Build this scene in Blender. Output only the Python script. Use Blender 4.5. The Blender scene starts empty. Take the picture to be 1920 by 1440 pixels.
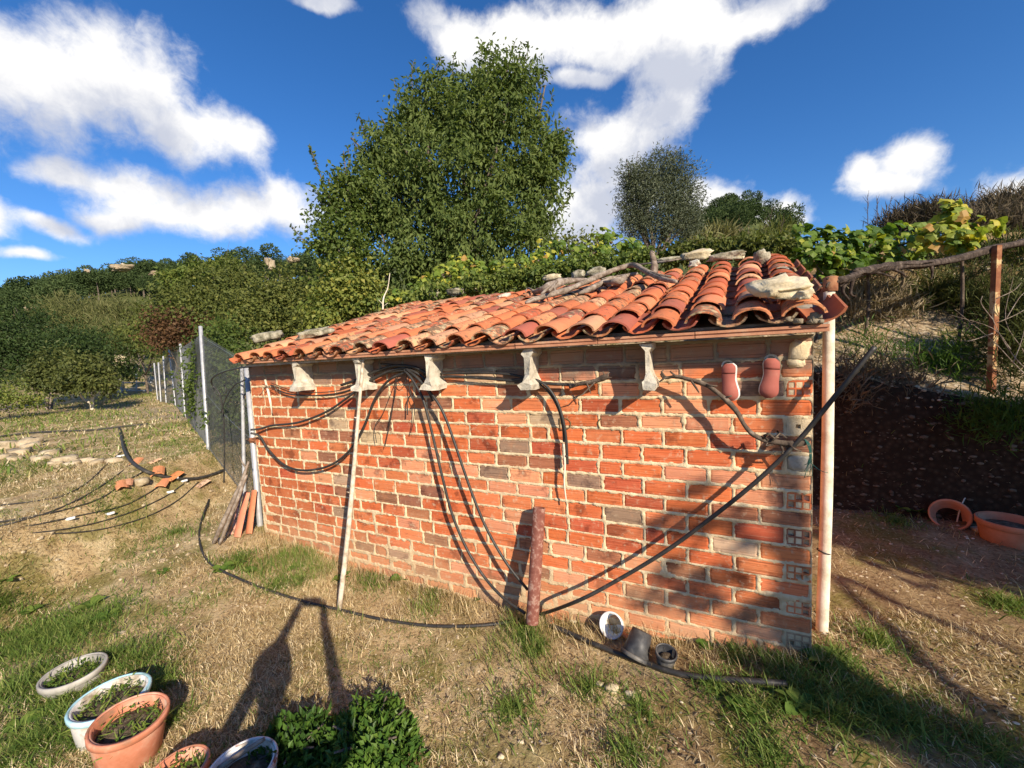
import bpy, bmesh, math, random
import numpy as np
from mathutils import Vector, Matrix, noise as mnoise

RND = random.Random(11)
RS = np.random.RandomState(7)
scene = bpy.context.scene
COL = scene.collection
PI = math.pi

# ------------------------------------------------------------------ camera
FOC = 760.0                                   # focal length in pixels of a 1920 px wide picture
CAM = np.array([-0.5046, -2.5614, 1.7289])    # the wall's right lower corner is the origin, x along the wall, z up
YAW, PITCH, ROLL = -0.446, 0.0764, -0.0498


def cam_axes():
    cy, sy, cp, sp = math.cos(YAW), math.sin(YAW), math.cos(PITCH), math.sin(PITCH)
    f = np.array([sy * cp, cy * cp, -sp])
    r = np.array([cy, -sy, 0.0])
    u = np.cross(r, f)
    c, s = math.cos(ROLL), math.sin(ROLL)
    return c * r + s * u, -s * r + c * u, f


AX_R, AX_U, AX_F = cam_axes()
cam = bpy.data.cameras.new('camera')
cam_o = bpy.data.objects.new('camera', cam)
COL.objects.link(cam_o)
cam.sensor_width = 36.0
cam.lens = 36.0 * FOC / 1920.0
cam.clip_start = 0.02
cam.clip_end = 3000
m = Matrix.Identity(4)
for i in range(3):
    m[i][0], m[i][1], m[i][2], m[i][3] = AX_R[i], AX_U[i], -AX_F[i], CAM[i]
cam_o.matrix_world = m
scene.camera = cam_o

# ------------------------------------------------------------------ sun, sky, exposure
SUN_DIR = np.array([-0.711, 0.523, -0.470])   # the way the light travels
SUN_DIR = SUN_DIR / np.linalg.norm(SUN_DIR)
TO_SUN = -SUN_DIR
sun = bpy.data.lights.new('sun', 'SUN')
sun.energy = 5.0
sun.angle = math.radians(0.5)
sun.color = (1.0, 0.87, 0.70)
sun_o = bpy.data.objects.new('sun', sun)
COL.objects.link(sun_o)
sun_o.rotation_euler = Vector(SUN_DIR).to_track_quat('-Z', 'Y').to_euler()
sun_o.location = (5, -6, 9)

scene.view_settings.view_transform = 'Standard'
scene.view_settings.look = 'None'
scene.view_settings.exposure = 0.62
scene.view_settings.gamma = 1.0
scene.view_settings.use_curve_mapping = False
scene.cycles.max_bounces = 6
scene.cycles.transparent_max_bounces = 8


def ray(px, py):
    return AX_F + AX_R * (px - 960) / FOC - AX_U * (py - 720) / FOC


def onY(px, py, y=0.0):
    d = ray(px, py)
    return CAM + d * ((y - CAM[1]) / d[1])


def onZ(px, py, z=0.0):
    d = ray(px, py)
    return CAM + d * ((z - CAM[2]) / d[2])


def atD(px, py, D):
    return CAM + ray(px, py) * D


def depth(P):
    return float((np.asarray(P) - CAM) @ AX_F)


def proj(P):
    d = np.asarray(P, dtype=float) - CAM
    z = d @ AX_F
    return 960 + FOC * (d @ AX_R) / z, 720 - FOC * (d @ AX_U) / z, z


# clouds: px, py, half width, half height, tilt (degrees) as seen in the photograph, turned into directions
CLOUDS = [
    (60, 150, 170, 105, 8), (200, 150, 165, 92, 10), (300, 175, 110, 85, 20), (330, 240, 130, 55, 20), (420, 265, 105, 38, 22),
    (110, 330, 70, 32, 0), (230, 356, 140, 40, 6), (310, 397, 165, 42, 5), (440, 397, 125, 40, 4), (535, 395, 80, 50, 0),
    (210, 415, 80, 24, 0), (60, 436, 85, 17, 8), (35, 486, 60, 12, 2), (592, -4, 60, 12, 15),
    (860, 55, 85, 55, 10), (970, 70, 125, 62, 0), (1130, 70, 150, 62, 0), (1300, 45, 170, 58, -8), (1420, 25, 120, 42, -10),
    (1285, 120, 100, 66, -15), (1275, 185, 78, 62, -40), (1225, 225, 95, 60, -25), (1150, 243, 95, 42, -10), (1095, 152, 62, 22, -8),
    (1150, 300, 62, 55, 0), (1110, 395, 90, 78, 0), (1060, 430, 70, 40, 0), (1190, 370, 60, 70, 0), (1335, 375, 62, 40, 0), (1395, 395, 76, 52, 8), (1455, 402, 58, 46, 10), (1340, 410, 60, 30, 0),
    (1700, 320, 68, 44, 0), (1608, 347, 42, 32, 0), (1655, 368, 84, 26, -5), (1910, 362, 76, 56, -20), (1880, 375, 60, 36, -20), 
    (1870, 220, 20, 7, 0), (1960, 390, 100, 40, 0), (-160, 240, 150, 90, 0), (-120, 420, 130, 40, 0),
    (700, -120, 260, 80, 0), (1500, -160, 300, 90, 0), (2250, 250, 140, 60, 0), (100, -200, 240, 80, 0),
]


def build_world():
    w = bpy.data.worlds.new('World')
    scene.world = w
    w.use_nodes = True
    nt = w.node_tree
    N, L = nt.nodes, nt.links
    N.clear()
    # cloud cover as a function of direction
    g = bpy.data.node_groups.new('cloud_cover', 'ShaderNodeTree')
    g.interface.new_socket(name='Vector', in_out='INPUT', socket_type='NodeSocketVector')
    g.interface.new_socket(name='Cover', in_out='OUTPUT', socket_type='NodeSocketFloat')
    gi, go = g.nodes.new('NodeGroupInput'), g.nodes.new('NodeGroupOutput')

    def nd(t, **kw):
        n = g.nodes.new(t)
        for k, v in kw.items():
            setattr(n, k, v)
        return n

    def mth(op, a, b=None, c=None):
        n = nd('ShaderNodeMath', operation=op)
        for i, v in enumerate((a, b, c)):
            if v is None:
                continue
            if isinstance(v, (int, float)):
                n.inputs[i].default_value = v
            else:
                g.links.new(v, n.inputs[i])
        return n.outputs[0]
    src = gi.outputs['Vector']
    wn = nd('ShaderNodeTexNoise')
    wn.inputs['Scale'].default_value = 5.0
    wn.inputs['Detail'].default_value = 2.0
    g.links.new(src, wn.inputs['Vector'])
    sub = nd('ShaderNodeVectorMath', operation='SUBTRACT')
    sub.inputs[1].default_value = (0.5, 0.5, 0.5)
    g.links.new(wn.outputs['Color'], sub.inputs[0])
    mad = nd('ShaderNodeVectorMath', operation='MULTIPLY_ADD')
    mad.inputs[1].default_value = (0.10, 0.10, 0.10)
    g.links.new(sub.outputs[0], mad.inputs[0])
    g.links.new(src, mad.inputs[2])
    warped = mad.outputs[0]
    acc = None
    for (px, py, hw, hh, tilt) in CLOUDS:
        c = ray(px, py)
        n_ = np.linalg.norm(c)
        c = c / n_
        t = math.radians(tilt)
        ex, ey = math.cos(t), math.sin(t)
        e = 2.0
        a = (ray(px + e * ex, py + e * ey)); a = a / np.linalg.norm(a) - c
        b = (ray(px - e * ey, py + e * ex)); b = b / np.linalg.norm(b) - c
        ra, rb = np.linalg.norm(a) / e * hw, np.linalg.norm(b) / e * hh
        a = a / np.linalg.norm(a)
        b = b - a * (a @ b); b = b / np.linalg.norm(b)
        cc = np.cross(a, b)
        M = Matrix(((a[0], b[0], cc[0]), (a[1], b[1], cc[1]), (a[2], b[2], cc[2])))
        mp = nd('ShaderNodeMapping', vector_type='TEXTURE')
        mp.inputs['Location'].default_value = tuple(c)
        mp.inputs['Rotation'].default_value = M.to_euler('XYZ')
        mp.inputs['Scale'].default_value = (ra, rb, max(ra, rb))
        g.links.new(warped, mp.inputs['Vector'])
        ln = nd('ShaderNodeVectorMath', operation='LENGTH')
        g.links.new(mp.outputs[0], ln.inputs[0])
        d = ln.outputs['Value']
        acc = d if acc is None else mth('SMOOTH_MIN', acc, d, 0.35)
    body = mth('SUBTRACT', 1.0, acc)
    body = mth('MAXIMUM', body, -1.2)
    n1 = nd('ShaderNodeTexNoise')
    n1.inputs['Scale'].default_value = 8.0
    n1.inputs['Detail'].default_value = 9.0
    n1.inputs['Roughness'].default_value = 0.60
    g.links.new(src, n1.inputs['Vector'])
    fb = mth('MULTIPLY_ADD', n1.outputs[0], 2.3, -1.15)
    n2 = nd('ShaderNodeTexNoise')
    n2.inputs['Scale'].default_value = 34.0
    n2.inputs['Detail'].default_value = 6.0
    n2.inputs['Roughness'].default_value = 0.65
    n2.inputs['Distortion'].default_value = 0.6
    g.links.new(src, n2.inputs['Vector'])
    fb = mth('ADD', fb, mth('MULTIPLY_ADD', n2.outputs[0], .7, -.35))
    tot = mth('ADD', body, fb)
    g.links.new(tot, go.inputs['Cover'])

    tc = N.new('ShaderNodeTexCoord')
    sky = N.new('ShaderNodeTexSky')
    sky.sky_type = 'NISHITA'
    sky.sun_disc = False
    sky.sun_elevation = math.radians(28)
    sky.sun_rotation = math.radians(126.3)
    sky.air_density = 1.0
    sky.dust_density = 0.25
    sky.ozone_density = 3.2
    hs = N.new('ShaderNodeHueSaturation')
    hs.inputs['Saturation'].default_value = 1.16
    hs.inputs['Value'].default_value = 1.0
    tint = N.new('ShaderNodeMixRGB'); tint.blend_type = 'MULTIPLY'; tint.inputs[0].default_value = 1.0
    tint.inputs[2].default_value = (.92, 1.04, 1.28, 1)
    L.new(sky.outputs[0], tint.inputs[1])
    L.new(tint.outputs[0], hs.inputs['Color'])
    A = N.new('ShaderNodeGroup'); A.node_tree = g
    L.new(tc.outputs['Generated'], A.inputs[0])
    off = N.new('ShaderNodeVectorMath'); off.operation = 'ADD'
    off.inputs[1].default_value = tuple(np.array([0.02, -0.01, 0.075]))
    L.new(tc.outputs['Generated'], off.inputs[0])
    B = N.new('ShaderNodeGroup'); B.node_tree = g
    L.new(off.outputs[0], B.inputs[0])
    alpha = N.new('ShaderNodeMapRange'); alpha.interpolation_type = 'SMOOTHSTEP'
    alpha.inputs[1].default_value = -0.32; alpha.inputs[2].default_value = 0.60
    L.new(A.outputs[0], alpha.inputs[0])
    shade = N.new('ShaderNodeMapRange'); shade.interpolation_type = 'SMOOTHSTEP'
    shade.inputs[1].default_value = -0.25; shade.inputs[2].default_value = 0.75
    L.new(B.outputs[0], shade.inputs[0])
    cc_ = N.new('ShaderNodeMixRGB')
    cc_.inputs[1].default_value = (8.6, 8.5, 8.4, 1)
    cc_.inputs[2].default_value = (5.0, 5.3, 6.2, 1)
    L.new(shade.outputs[0], cc_.inputs[0])
    mix = N.new('ShaderNodeMixRGB')
    L.new(alpha.outputs[0], mix.inputs[0])
    L.new(hs.outputs[0], mix.inputs[1])
    L.new(cc_.outputs[0], mix.inputs[2])
    bg = N.new('ShaderNodeBackground')
    bg.inputs['Strength'].default_value = 0.081
    L.new(mix.outputs[0], bg.inputs['Color'])
    out = N.new('ShaderNodeOutputWorld')
    L.new(bg.outputs[0], out.inputs['Surface'])


build_world()

# ------------------------------------------------------------------ helpers: objects


ORG = {}


def org(o):
    return ORG.get(o.name, np.zeros(3)) if o is not None else np.zeros(3)


def link(o, parent=None):
    COL.objects.link(o)
    if parent is not None:
        o.parent = parent
    return o


def tag(o, label=None, cat=None, group=None, kind=None):
    if label:
        o['label'] = label
    if cat:
        o['category'] = cat
    if group:
        o['group'] = group
    if kind:
        o['kind'] = kind
    return o


def thing(name, label, cat, loc, group=None):
    o = bpy.data.objects.new(name, None)
    o.empty_display_size = 0.1
    link(o)
    o.location = tuple(loc)
    ORG[o.name] = np.array(loc, dtype=float)
    return tag(o, label, cat, group)


def put(name, me, material, parent=None, loc=None):
    """link a mesh; vertices are relative to the parent's origin, or to loc"""
    o = bpy.data.objects.new(name, me)
    if material is not None and not me.materials:
        if isinstance(material, (list, tuple)):
            for x in material:
                me.materials.append(x)
        else:
            me.materials.append(material)
    link(o, parent)
    if loc is not None:
        o.location = tuple(np.asarray(loc, dtype=float) - org(parent))
        ORG[o.name] = np.array(loc, dtype=float)
    else:
        ORG[o.name] = org(parent)
    return o


class MB:
    """collects geometry in world coordinates and links it as one mesh object"""

    def __init__(self):
        self.v, self.f, self.mi, self.sm = [], [], [], []
        self.cur, self.smooth = 0, True

    def add(self, vs, fs):
        b = len(self.v)
        self.v.extend([tuple(map(float, p)) for p in vs])
        for f in fs:
            self.f.append(tuple(b + i for i in f))
            self.mi.append(self.cur)
            self.sm.append(self.smooth)

    def box(self, lo, hi, rot=None, center=None, bev=0.0):
        lo, hi = np.array(lo, float), np.array(hi, float)
        vs = []
        for z in (0, 1):
            for (x, y) in ((0, 0), (1, 0), (1, 1), (0, 1)):
                vs.append(lo + (hi - lo) * np.array((x, y, z)))
        if rot is not None:
            c = (lo + hi) / 2 if center is None else np.array(center)
            R = np.array(rot)
            vs = [c + R @ (p - c) for p in vs]
        s = self.smooth
        self.smooth = False
        self.add(vs, [(3, 2, 1, 0), (4, 5, 6, 7), (0, 1, 5, 4), (1, 2, 6, 5), (2, 3, 7, 6), (3, 0, 4, 7)])
        self.smooth = s

    def tube(self, path, r, sides=8, cap=True, wob=0.0):
        P = np.array(path, float)
        n = len(P)
        R = np.full(n, r) if np.isscalar(r) else np.interp(np.linspace(0, 1, n), np.linspace(0, 1, len(r)), r)
        T = np.gradient(P, axis=0)
        T /= np.linalg.norm(T, axis=1)[:, None] + 1e-12
        ref = np.array([0, 0, 1.0]) if abs(T[0][2]) < 0.9 else np.array([1.0, 0, 0])
        u = np.cross(T[0], ref); u /= np.linalg.norm(u)
        vs = []
        sd = RS.rand() * 200
        for i in range(n):
            u = u - T[i] * (T[i] @ u)
            u /= np.linalg.norm(u) + 1e-12
            w = np.cross(T[i], u)
            for k in range(sides):
                a = 2 * PI * k / sides
                rr = R[i]
                if wob:
                    # long ridges and slow swellings, like bark
                    rr *= 1 + wob * (1.1 * (float(vnoise(sd + 2.1 * k, i * .16, 1.0)) - .5) + .7 * (float(vnoise(sd + 9.7, i * .45, 1.0)) - .5) + .25 * (RS.rand() - .5))
                vs.append(P[i] + rr * (math.cos(a) * u + math.sin(a) * w))
        fs = []
        for i in range(n - 1):
            for k in range(sides):
                a, b = i * sides + k, i * sides + (k + 1) % sides
                fs.append((a, b, b + sides, a + sides))
        if cap:
            fs.append(tuple(range(sides - 1, -1, -1)))
            fs.append(tuple((n - 1) * sides + k for k in range(sides)))
        self.add(vs, fs)

    def lathe(self, prof, center, axis=(0, 0, 1), n=24, jit=0.0, squash=(1, 1)):
        ax = np.array(axis, float); ax /= np.linalg.norm(ax)
        ref = np.array([1.0, 0, 0]) if abs(ax[0]) < 0.8 else np.array([0, 1.0, 0])
        u = ref - ax * (ax @ ref); u /= np.linalg.norm(u)
        w = np.cross(ax, u)
        c = np.array(center, float)
        vs, fs = [], []
        for (r, z) in prof:
            for k in range(n):
                a = 2 * PI * k / n
                rr = r * (1 + jit * (RS.rand() - .5))
                vs.append(c + ax * z + rr * (squash[0] * math.cos(a) * u + squash[1] * math.sin(a) * w))
        for i in range(len(prof) - 1):
            for k in range(n):
                a, b = i * n + k, i * n + (k + 1) % n
                fs.append((a, b, b + n, a + n))
        self.add(vs, fs)

    def rock(self, c, r, seed=0, sub=2, rough=0.25, rot=0.0, tilt=None, blk=0.62):
        bm = bmesh.new()
        bmesh.ops.create_icosphere(bm, subdivisions=sub, radius=1.0)
        r = np.array(r, float) * np.ones(3)
        R = Matrix.Rotation(rot, 3, 'Z')
        if tilt is not None:
            R = Matrix(tilt).to_3x3() @ R
        vs = []
        for v in bm.verts:
            p = v.co
            q = Vector((p.x + seed * 3.1, p.y - seed * 1.7, p.z + seed * .9))
            k = 1 + 1.25 * rough * mnoise.noise(q * 1.2) + rough * .8 * mnoise.noise(q * 2.9) + rough * .35 * mnoise.noise(q * 6.5)
            # flatten to a blocky stone
            b = Vector([math.copysign(abs(x) ** blk, x) for x in p]) * k
            b = R @ Vector((b.x * r[0], b.y * r[1], b.z * r[2]))
            vs.append(np.array(b) + np.array(c))
        fs = [tuple(v.index for v in f.verts) for f in bm.faces]
        bm.free()
        self.add(vs, fs)

    def mesh(self, name, origin):
        me = bpy.data.meshes.new(name)
        o = np.array(origin, float)
        me.from_pydata([tuple(np.array(p) - o) for p in self.v], [], self.f)
        me.polygons.foreach_set('use_smooth', self.sm)
        me.polygons.foreach_set('material_index', self.mi)
        me.update()
        return me

    def build(self, name, material, parent=None, loc=None):
        base = org(parent) if loc is None else np.array(loc, float)
        return put(name, self.mesh(name, base), material, parent, loc)


def np_mesh(name, V, F, rnd=None, smooth=False):
    """V (n,3), F (m,3 or 4); rnd per face"""
    me = bpy.data.meshes.new(name)
    V = np.ascontiguousarray(V, dtype=np.float32)
    F = np.ascontiguousarray(F, dtype=np.int32)
    k = F.shape[1]
    me.vertices.add(len(V))
    me.vertices.foreach_set('co', V.ravel())
    me.loops.add(F.size)
    me.loops.foreach_set('vertex_index', F.ravel())
    me.polygons.add(len(F))
    me.polygons.foreach_set('loop_start', np.arange(0, F.size, k, dtype=np.int32))
    me.polygons.foreach_set('loop_total', np.full(len(F), k, dtype=np.int32))
    me.polygons.foreach_set('use_smooth', np.full(len(F), smooth, dtype=bool))
    me.update(calc_edges=True)
    if rnd is not None:
        a = me.attributes.new('rnd', 'FLOAT', 'FACE')
        a.data.foreach_set('value', np.ascontiguousarray(rnd, dtype=np.float32))
    return me


def catmull(pts, n=8):
    P = np.array(pts, float)
    Q = np.vstack([2 * P[0] - P[1], P, 2 * P[-1] - P[-2]])
    out = []
    for i in range(1, len(Q) - 2):
        for t in np.linspace(0, 1, n, endpoint=False):
            a, b, c, d = Q[i - 1], Q[i], Q[i + 1], Q[i + 2]
            out.append(.5 * ((2 * b) + (-a + c) * t + (2 * a - 5 * b + 4 * c - d) * t * t + (-a + 3 * b - 3 * c + d) * t ** 3))
    out.append(P[-1])
    return np.array(out)


def nrm(a):
    return a / (np.linalg.norm(a, axis=-1, keepdims=True) + 1e-12)


_PERM = np.random.RandomState(3).rand(257, 257)


def vnoise(x, y, s):
    """smooth value noise 0..1, vectorised"""
    x = np.asarray(x, float) * s + 1000.3
    y = np.asarray(y, float) * s + 1000.7
    i, j = np.floor(x).astype(int), np.floor(y).astype(int)
    fx, fy = x - i, y - j
    fx, fy = fx * fx * (3 - 2 * fx), fy * fy * (3 - 2 * fy)
    i, j = i % 256, j % 256
    a, b, c, d = _PERM[i, j], _PERM[i + 1, j], _PERM[i, j + 1], _PERM[i + 1, j + 1]
    return (a * (1 - fx) + b * fx) * (1 - fy) + (c * (1 - fx) + d * fx) * fy


def sstep(a, b, x):
    t = np.clip((np.asarray(x, float) - a) / (b - a), 0, 1)
    return t * t * (3 - 2 * t)


# ------------------------------------------------------------------ helpers: materials
MATS = {}


def base_mat(name, rough=0.8, spec=0.3):
    m_ = bpy.data.materials.new(name)
    m_.use_nodes = True
    nt = m_.node_tree
    b = nt.nodes['Principled BSDF']
    b.inputs['Roughness'].default_value = rough
    b.inputs['Specular IOR Level'].default_value = spec
    MATS[name] = m_
    return m_, nt, b


def ramp(nt, stops, interp='LINEAR'):
    n = nt.nodes.new('ShaderNodeValToRGB')
    n.color_ramp.interpolation = interp
    e = n.color_ramp.elements
    while len(e) < len(stops):
        e.new(0.5)
    for i, (p, c) in enumerate(stops):
        e[i].position = p
        e[i].color = (c[0], c[1], c[2], 1)
    return n


def noise(nt, vec, scale, detail=4, rough=.55):
    n = nt.nodes.new('ShaderNodeTexNoise')
    n.inputs['Scale'].default_value = scale
    n.inputs['Detail'].default_value = detail
    n.inputs['Roughness'].default_value = rough
    if vec is not None:
        nt.links.new(vec, n.inputs['Vector'])
    return n


def objvec(nt):
    """object coordinates shifted by the object's random number, so that shared meshes differ"""
    tc = nt.nodes.new('ShaderNodeTexCoord')
    oi = nt.nodes.new('ShaderNodeObjectInfo')
    k = nt.nodes.new('ShaderNodeVectorMath'); k.operation = 'MULTIPLY_ADD'
    k.inputs[0].default_value = (37, 53, 71)
    nt.links.new(oi.outputs['Random'], k.inputs[1])
    nt.links.new(tc.outputs['Object'], k.inputs[2])
    return k.outputs[0], oi


def mixc(nt, fac, a, b, mode='MIX'):
    n = nt.nodes.new('ShaderNodeMixRGB')
    n.blend_type = mode
    for i, v in enumerate((fac, a, b)):
        if isinstance(v, (int, float)):
            n.inputs[i].default_value = v
        elif isinstance(v, tuple):
            n.inputs[i].default_value = (v[0], v[1], v[2], 1)
        else:
            nt.links.new(v, n.inputs[i])
    return n.outputs[0]


def maprange(nt, v, a, b, c=0.0, d=1.0):
    n = nt.nodes.new('ShaderNodeMapRange')
    n.interpolation_type = 'SMOOTHSTEP'
    for i, x in enumerate((a, b, c, d)):
        n.inputs[i + 1].default_value = x
    nt.links.new(v, n.inputs[0])
    return n.outputs[0]


def bump(nt, b, height, strength=.4, dist=.01):
    n = nt.nodes.new('ShaderNodeBump')
    n.inputs['Strength'].default_value = strength
    n.inputs['Distance'].default_value = dist
    nt.links.new(height, n.inputs['Height'])
    nt.links.new(n.outputs[0], b.inputs['Normal'])


def pm(name, stops, scale=8, rough=.85, bmp=.4, bscale=40, bdist=.006, spec=.3, metal=0.0, detail=5):
    m_, nt, b = base_mat(name, rough, spec)
    v, _ = objvec(nt)
    n = noise(nt, v, scale, detail, .6)
    r = ramp(nt, stops)
    nt.links.new(n.outputs[0], r.inputs[0])
    nt.links.new(r.outputs[0], b.inputs['Base Color'])
    b.inputs['Metallic'].default_value = metal
    n2 = noise(nt, v, bscale, 5, .6)
    bump(nt, b, n2.outputs[0], bmp, bdist)
    return m_


def leaf_mat(name, stops, trans=.3, rough=.5, spec=.35):
    m_, nt, b = base_mat(name, rough + .08, spec * .5)
    at = nt.nodes.new('ShaderNodeAttribute'); at.attribute_name = 'rnd'
    oi = nt.nodes.new('ShaderNodeObjectInfo')
    r = ramp(nt, stops)
    ad = nt.nodes.new('ShaderNodeMath'); ad.operation = 'ADD'
    ml = nt.nodes.new('ShaderNodeMath'); ml.operation = 'MULTIPLY_ADD'
    ml.inputs[1].default_value = .24; ml.inputs[2].default_value = -.12
    nt.links.new(oi.outputs['Random'], ml.inputs[0])
    nt.links.new(at.outputs['Fac'], ad.inputs[0]); nt.links.new(ml.outputs[0], ad.inputs[1])
    nt.links.new(ad.outputs[0], r.inputs[0])
    nt.links.new(r.outputs[0], b.inputs['Base Color'])
    tr = nt.nodes.new('ShaderNodeBsdfTranslucent')
    tcol = mixc(nt, 1.0, r.outputs[0], (1.5, 1.6, .7), 'MULTIPLY')
    nt.links.new(tcol, tr.inputs['Color'])
    mx = nt.nodes.new('ShaderNodeMixShader')
    mx.inputs[0].default_value = trans
    nt.links.new(b.outputs[0], mx.inputs[1]); nt.links.new(tr.outputs[0], mx.inputs[2])
    nt.links.new(mx.outputs[0], nt.nodes['Material Output'].inputs['Surface'])
    return m_
# ------------------------------------------------------------------ terrain
WALL_BASE = ([-9, -4.66, -3.2, -2.1, -1.25, -.6, 0.0, .6, 4], [0.0, 0.0, -.16, -.15, -.125, -.07, 0.02, 0.0, 0.0])
ELE = np.array([[-180, .05], [-110, .07], [-86, .060], [-76, .083], [-69.5, .122], [-60.8, .146], [-52, .172], [-43, .19], [-29, .19], [-14.5, .165],
                [-4.3, .175], [1.0, .215], [5.5, .212], [9, .16], [12.3, .12], [18.6, .10], [26, .10], [60, .10], [120, .06], [180, .05]])


def gz(x, y):
    x, y = np.asarray(x, float), np.asarray(y, float)
    wb = np.interp(x, *WALL_BASE)
    z = -.11 + (wb + .11) * sstep(-1.5, -.15, y)
    z = z + .03 * (vnoise(x, y, 1.1) - .5) + .05 * (vnoise(x, y, .45) - .5) * sstep(0, 1, np.abs(y + .9))
    # garden terrace on the left
    e = x + .45 * y + 1.0 * (vnoise(x, y, .35) - .5)
    z = z + .50 * sstep(-6.5, -7.15, e) - .10 * sstep(-5.2, -6.4, e) * sstep(-7.2, -6.3, e)
    far = sstep(-9, -40, x)
    z = z - .35 * far * sstep(3.5, 0, y)
    # cut bank behind and beside the shed
    fade = sstep(-8.2, -5.6, x)
    top = np.interp(x, [-8, .6, 2.2, 3.2, 8], [1.38, 1.36, .98, .85, .8])
    yf = 2.34 + .10 * (vnoise(x, y * 0, .9) - .5)
    lip = .10 * (vnoise(x, y * 0, 2.3) - .5)
    z = z + fade * (top - .0 + lip) * sstep(0, .24 + .12 * vnoise(x, y, 2.0), y - yf)
    rise = np.clip((y - 2.7) / 1.85, 0, 1)
    z = z + fade * (2.1 - top) * rise ** 1.25
    z = z + fade * .92 * sstep(4.4, 5.6, y + .5 * (vnoise(x, y, .6) - .5)) + fade * .05 * np.clip(y - 5.5, 0, 30)
    z = z + (1 - fade) * .07 * np.clip(y - 4, 0, 40)
    near = sstep(14, 5, np.hypot(x + 2, y - 1))
    z = z + near * (.022 * (vnoise(x, y, 6) - .5) + .012 * (vnoise(x, y, 15) - .5))
    # the wooded hills
    dx, dy = x - CAM[0], y - CAM[1]
    r = np.hypot(dx, dy)
    az = np.degrees(np.arctan2(dx, dy))
    el = np.interp(az, ELE[:, 0], ELE[:, 1])
    R = np.interp(az, [-180, -20, -5, 10, 20, 180], [175, 165, 110, 95, 150, 150])
    t = np.clip((r - 30) / (R - 30), 0, None)
    prof = np.where(t < 1, t ** .9, 1 - .1 * np.clip(t - 1, 0, 4))
    hill = (el * R + CAM[2] - 1.0) * prof * np.where(t > 0, 1, 0)
    hill = hill + np.clip(t, 0, 1) * 5.0 * (vnoise(x, y, .03) - .5) + np.clip(t * 3, 0, 1) * 1.6 * (vnoise(x, y, .11) - .5)
    return z + hill


def axis_pts(lo, hi, step, fa, fb, g=1.11):
    a = list(np.arange(lo, hi, step))
    s, x = step, a[-1]
    while x < fb:
        s = min(s * g, 9.0); x += s; a.append(x)
    s, x = step, lo
    pre = []
    while x > fa:
        s = min(s * g, 9.0); x -= s; pre.append(x)
    return np.array(pre[::-1] + a)


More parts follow.
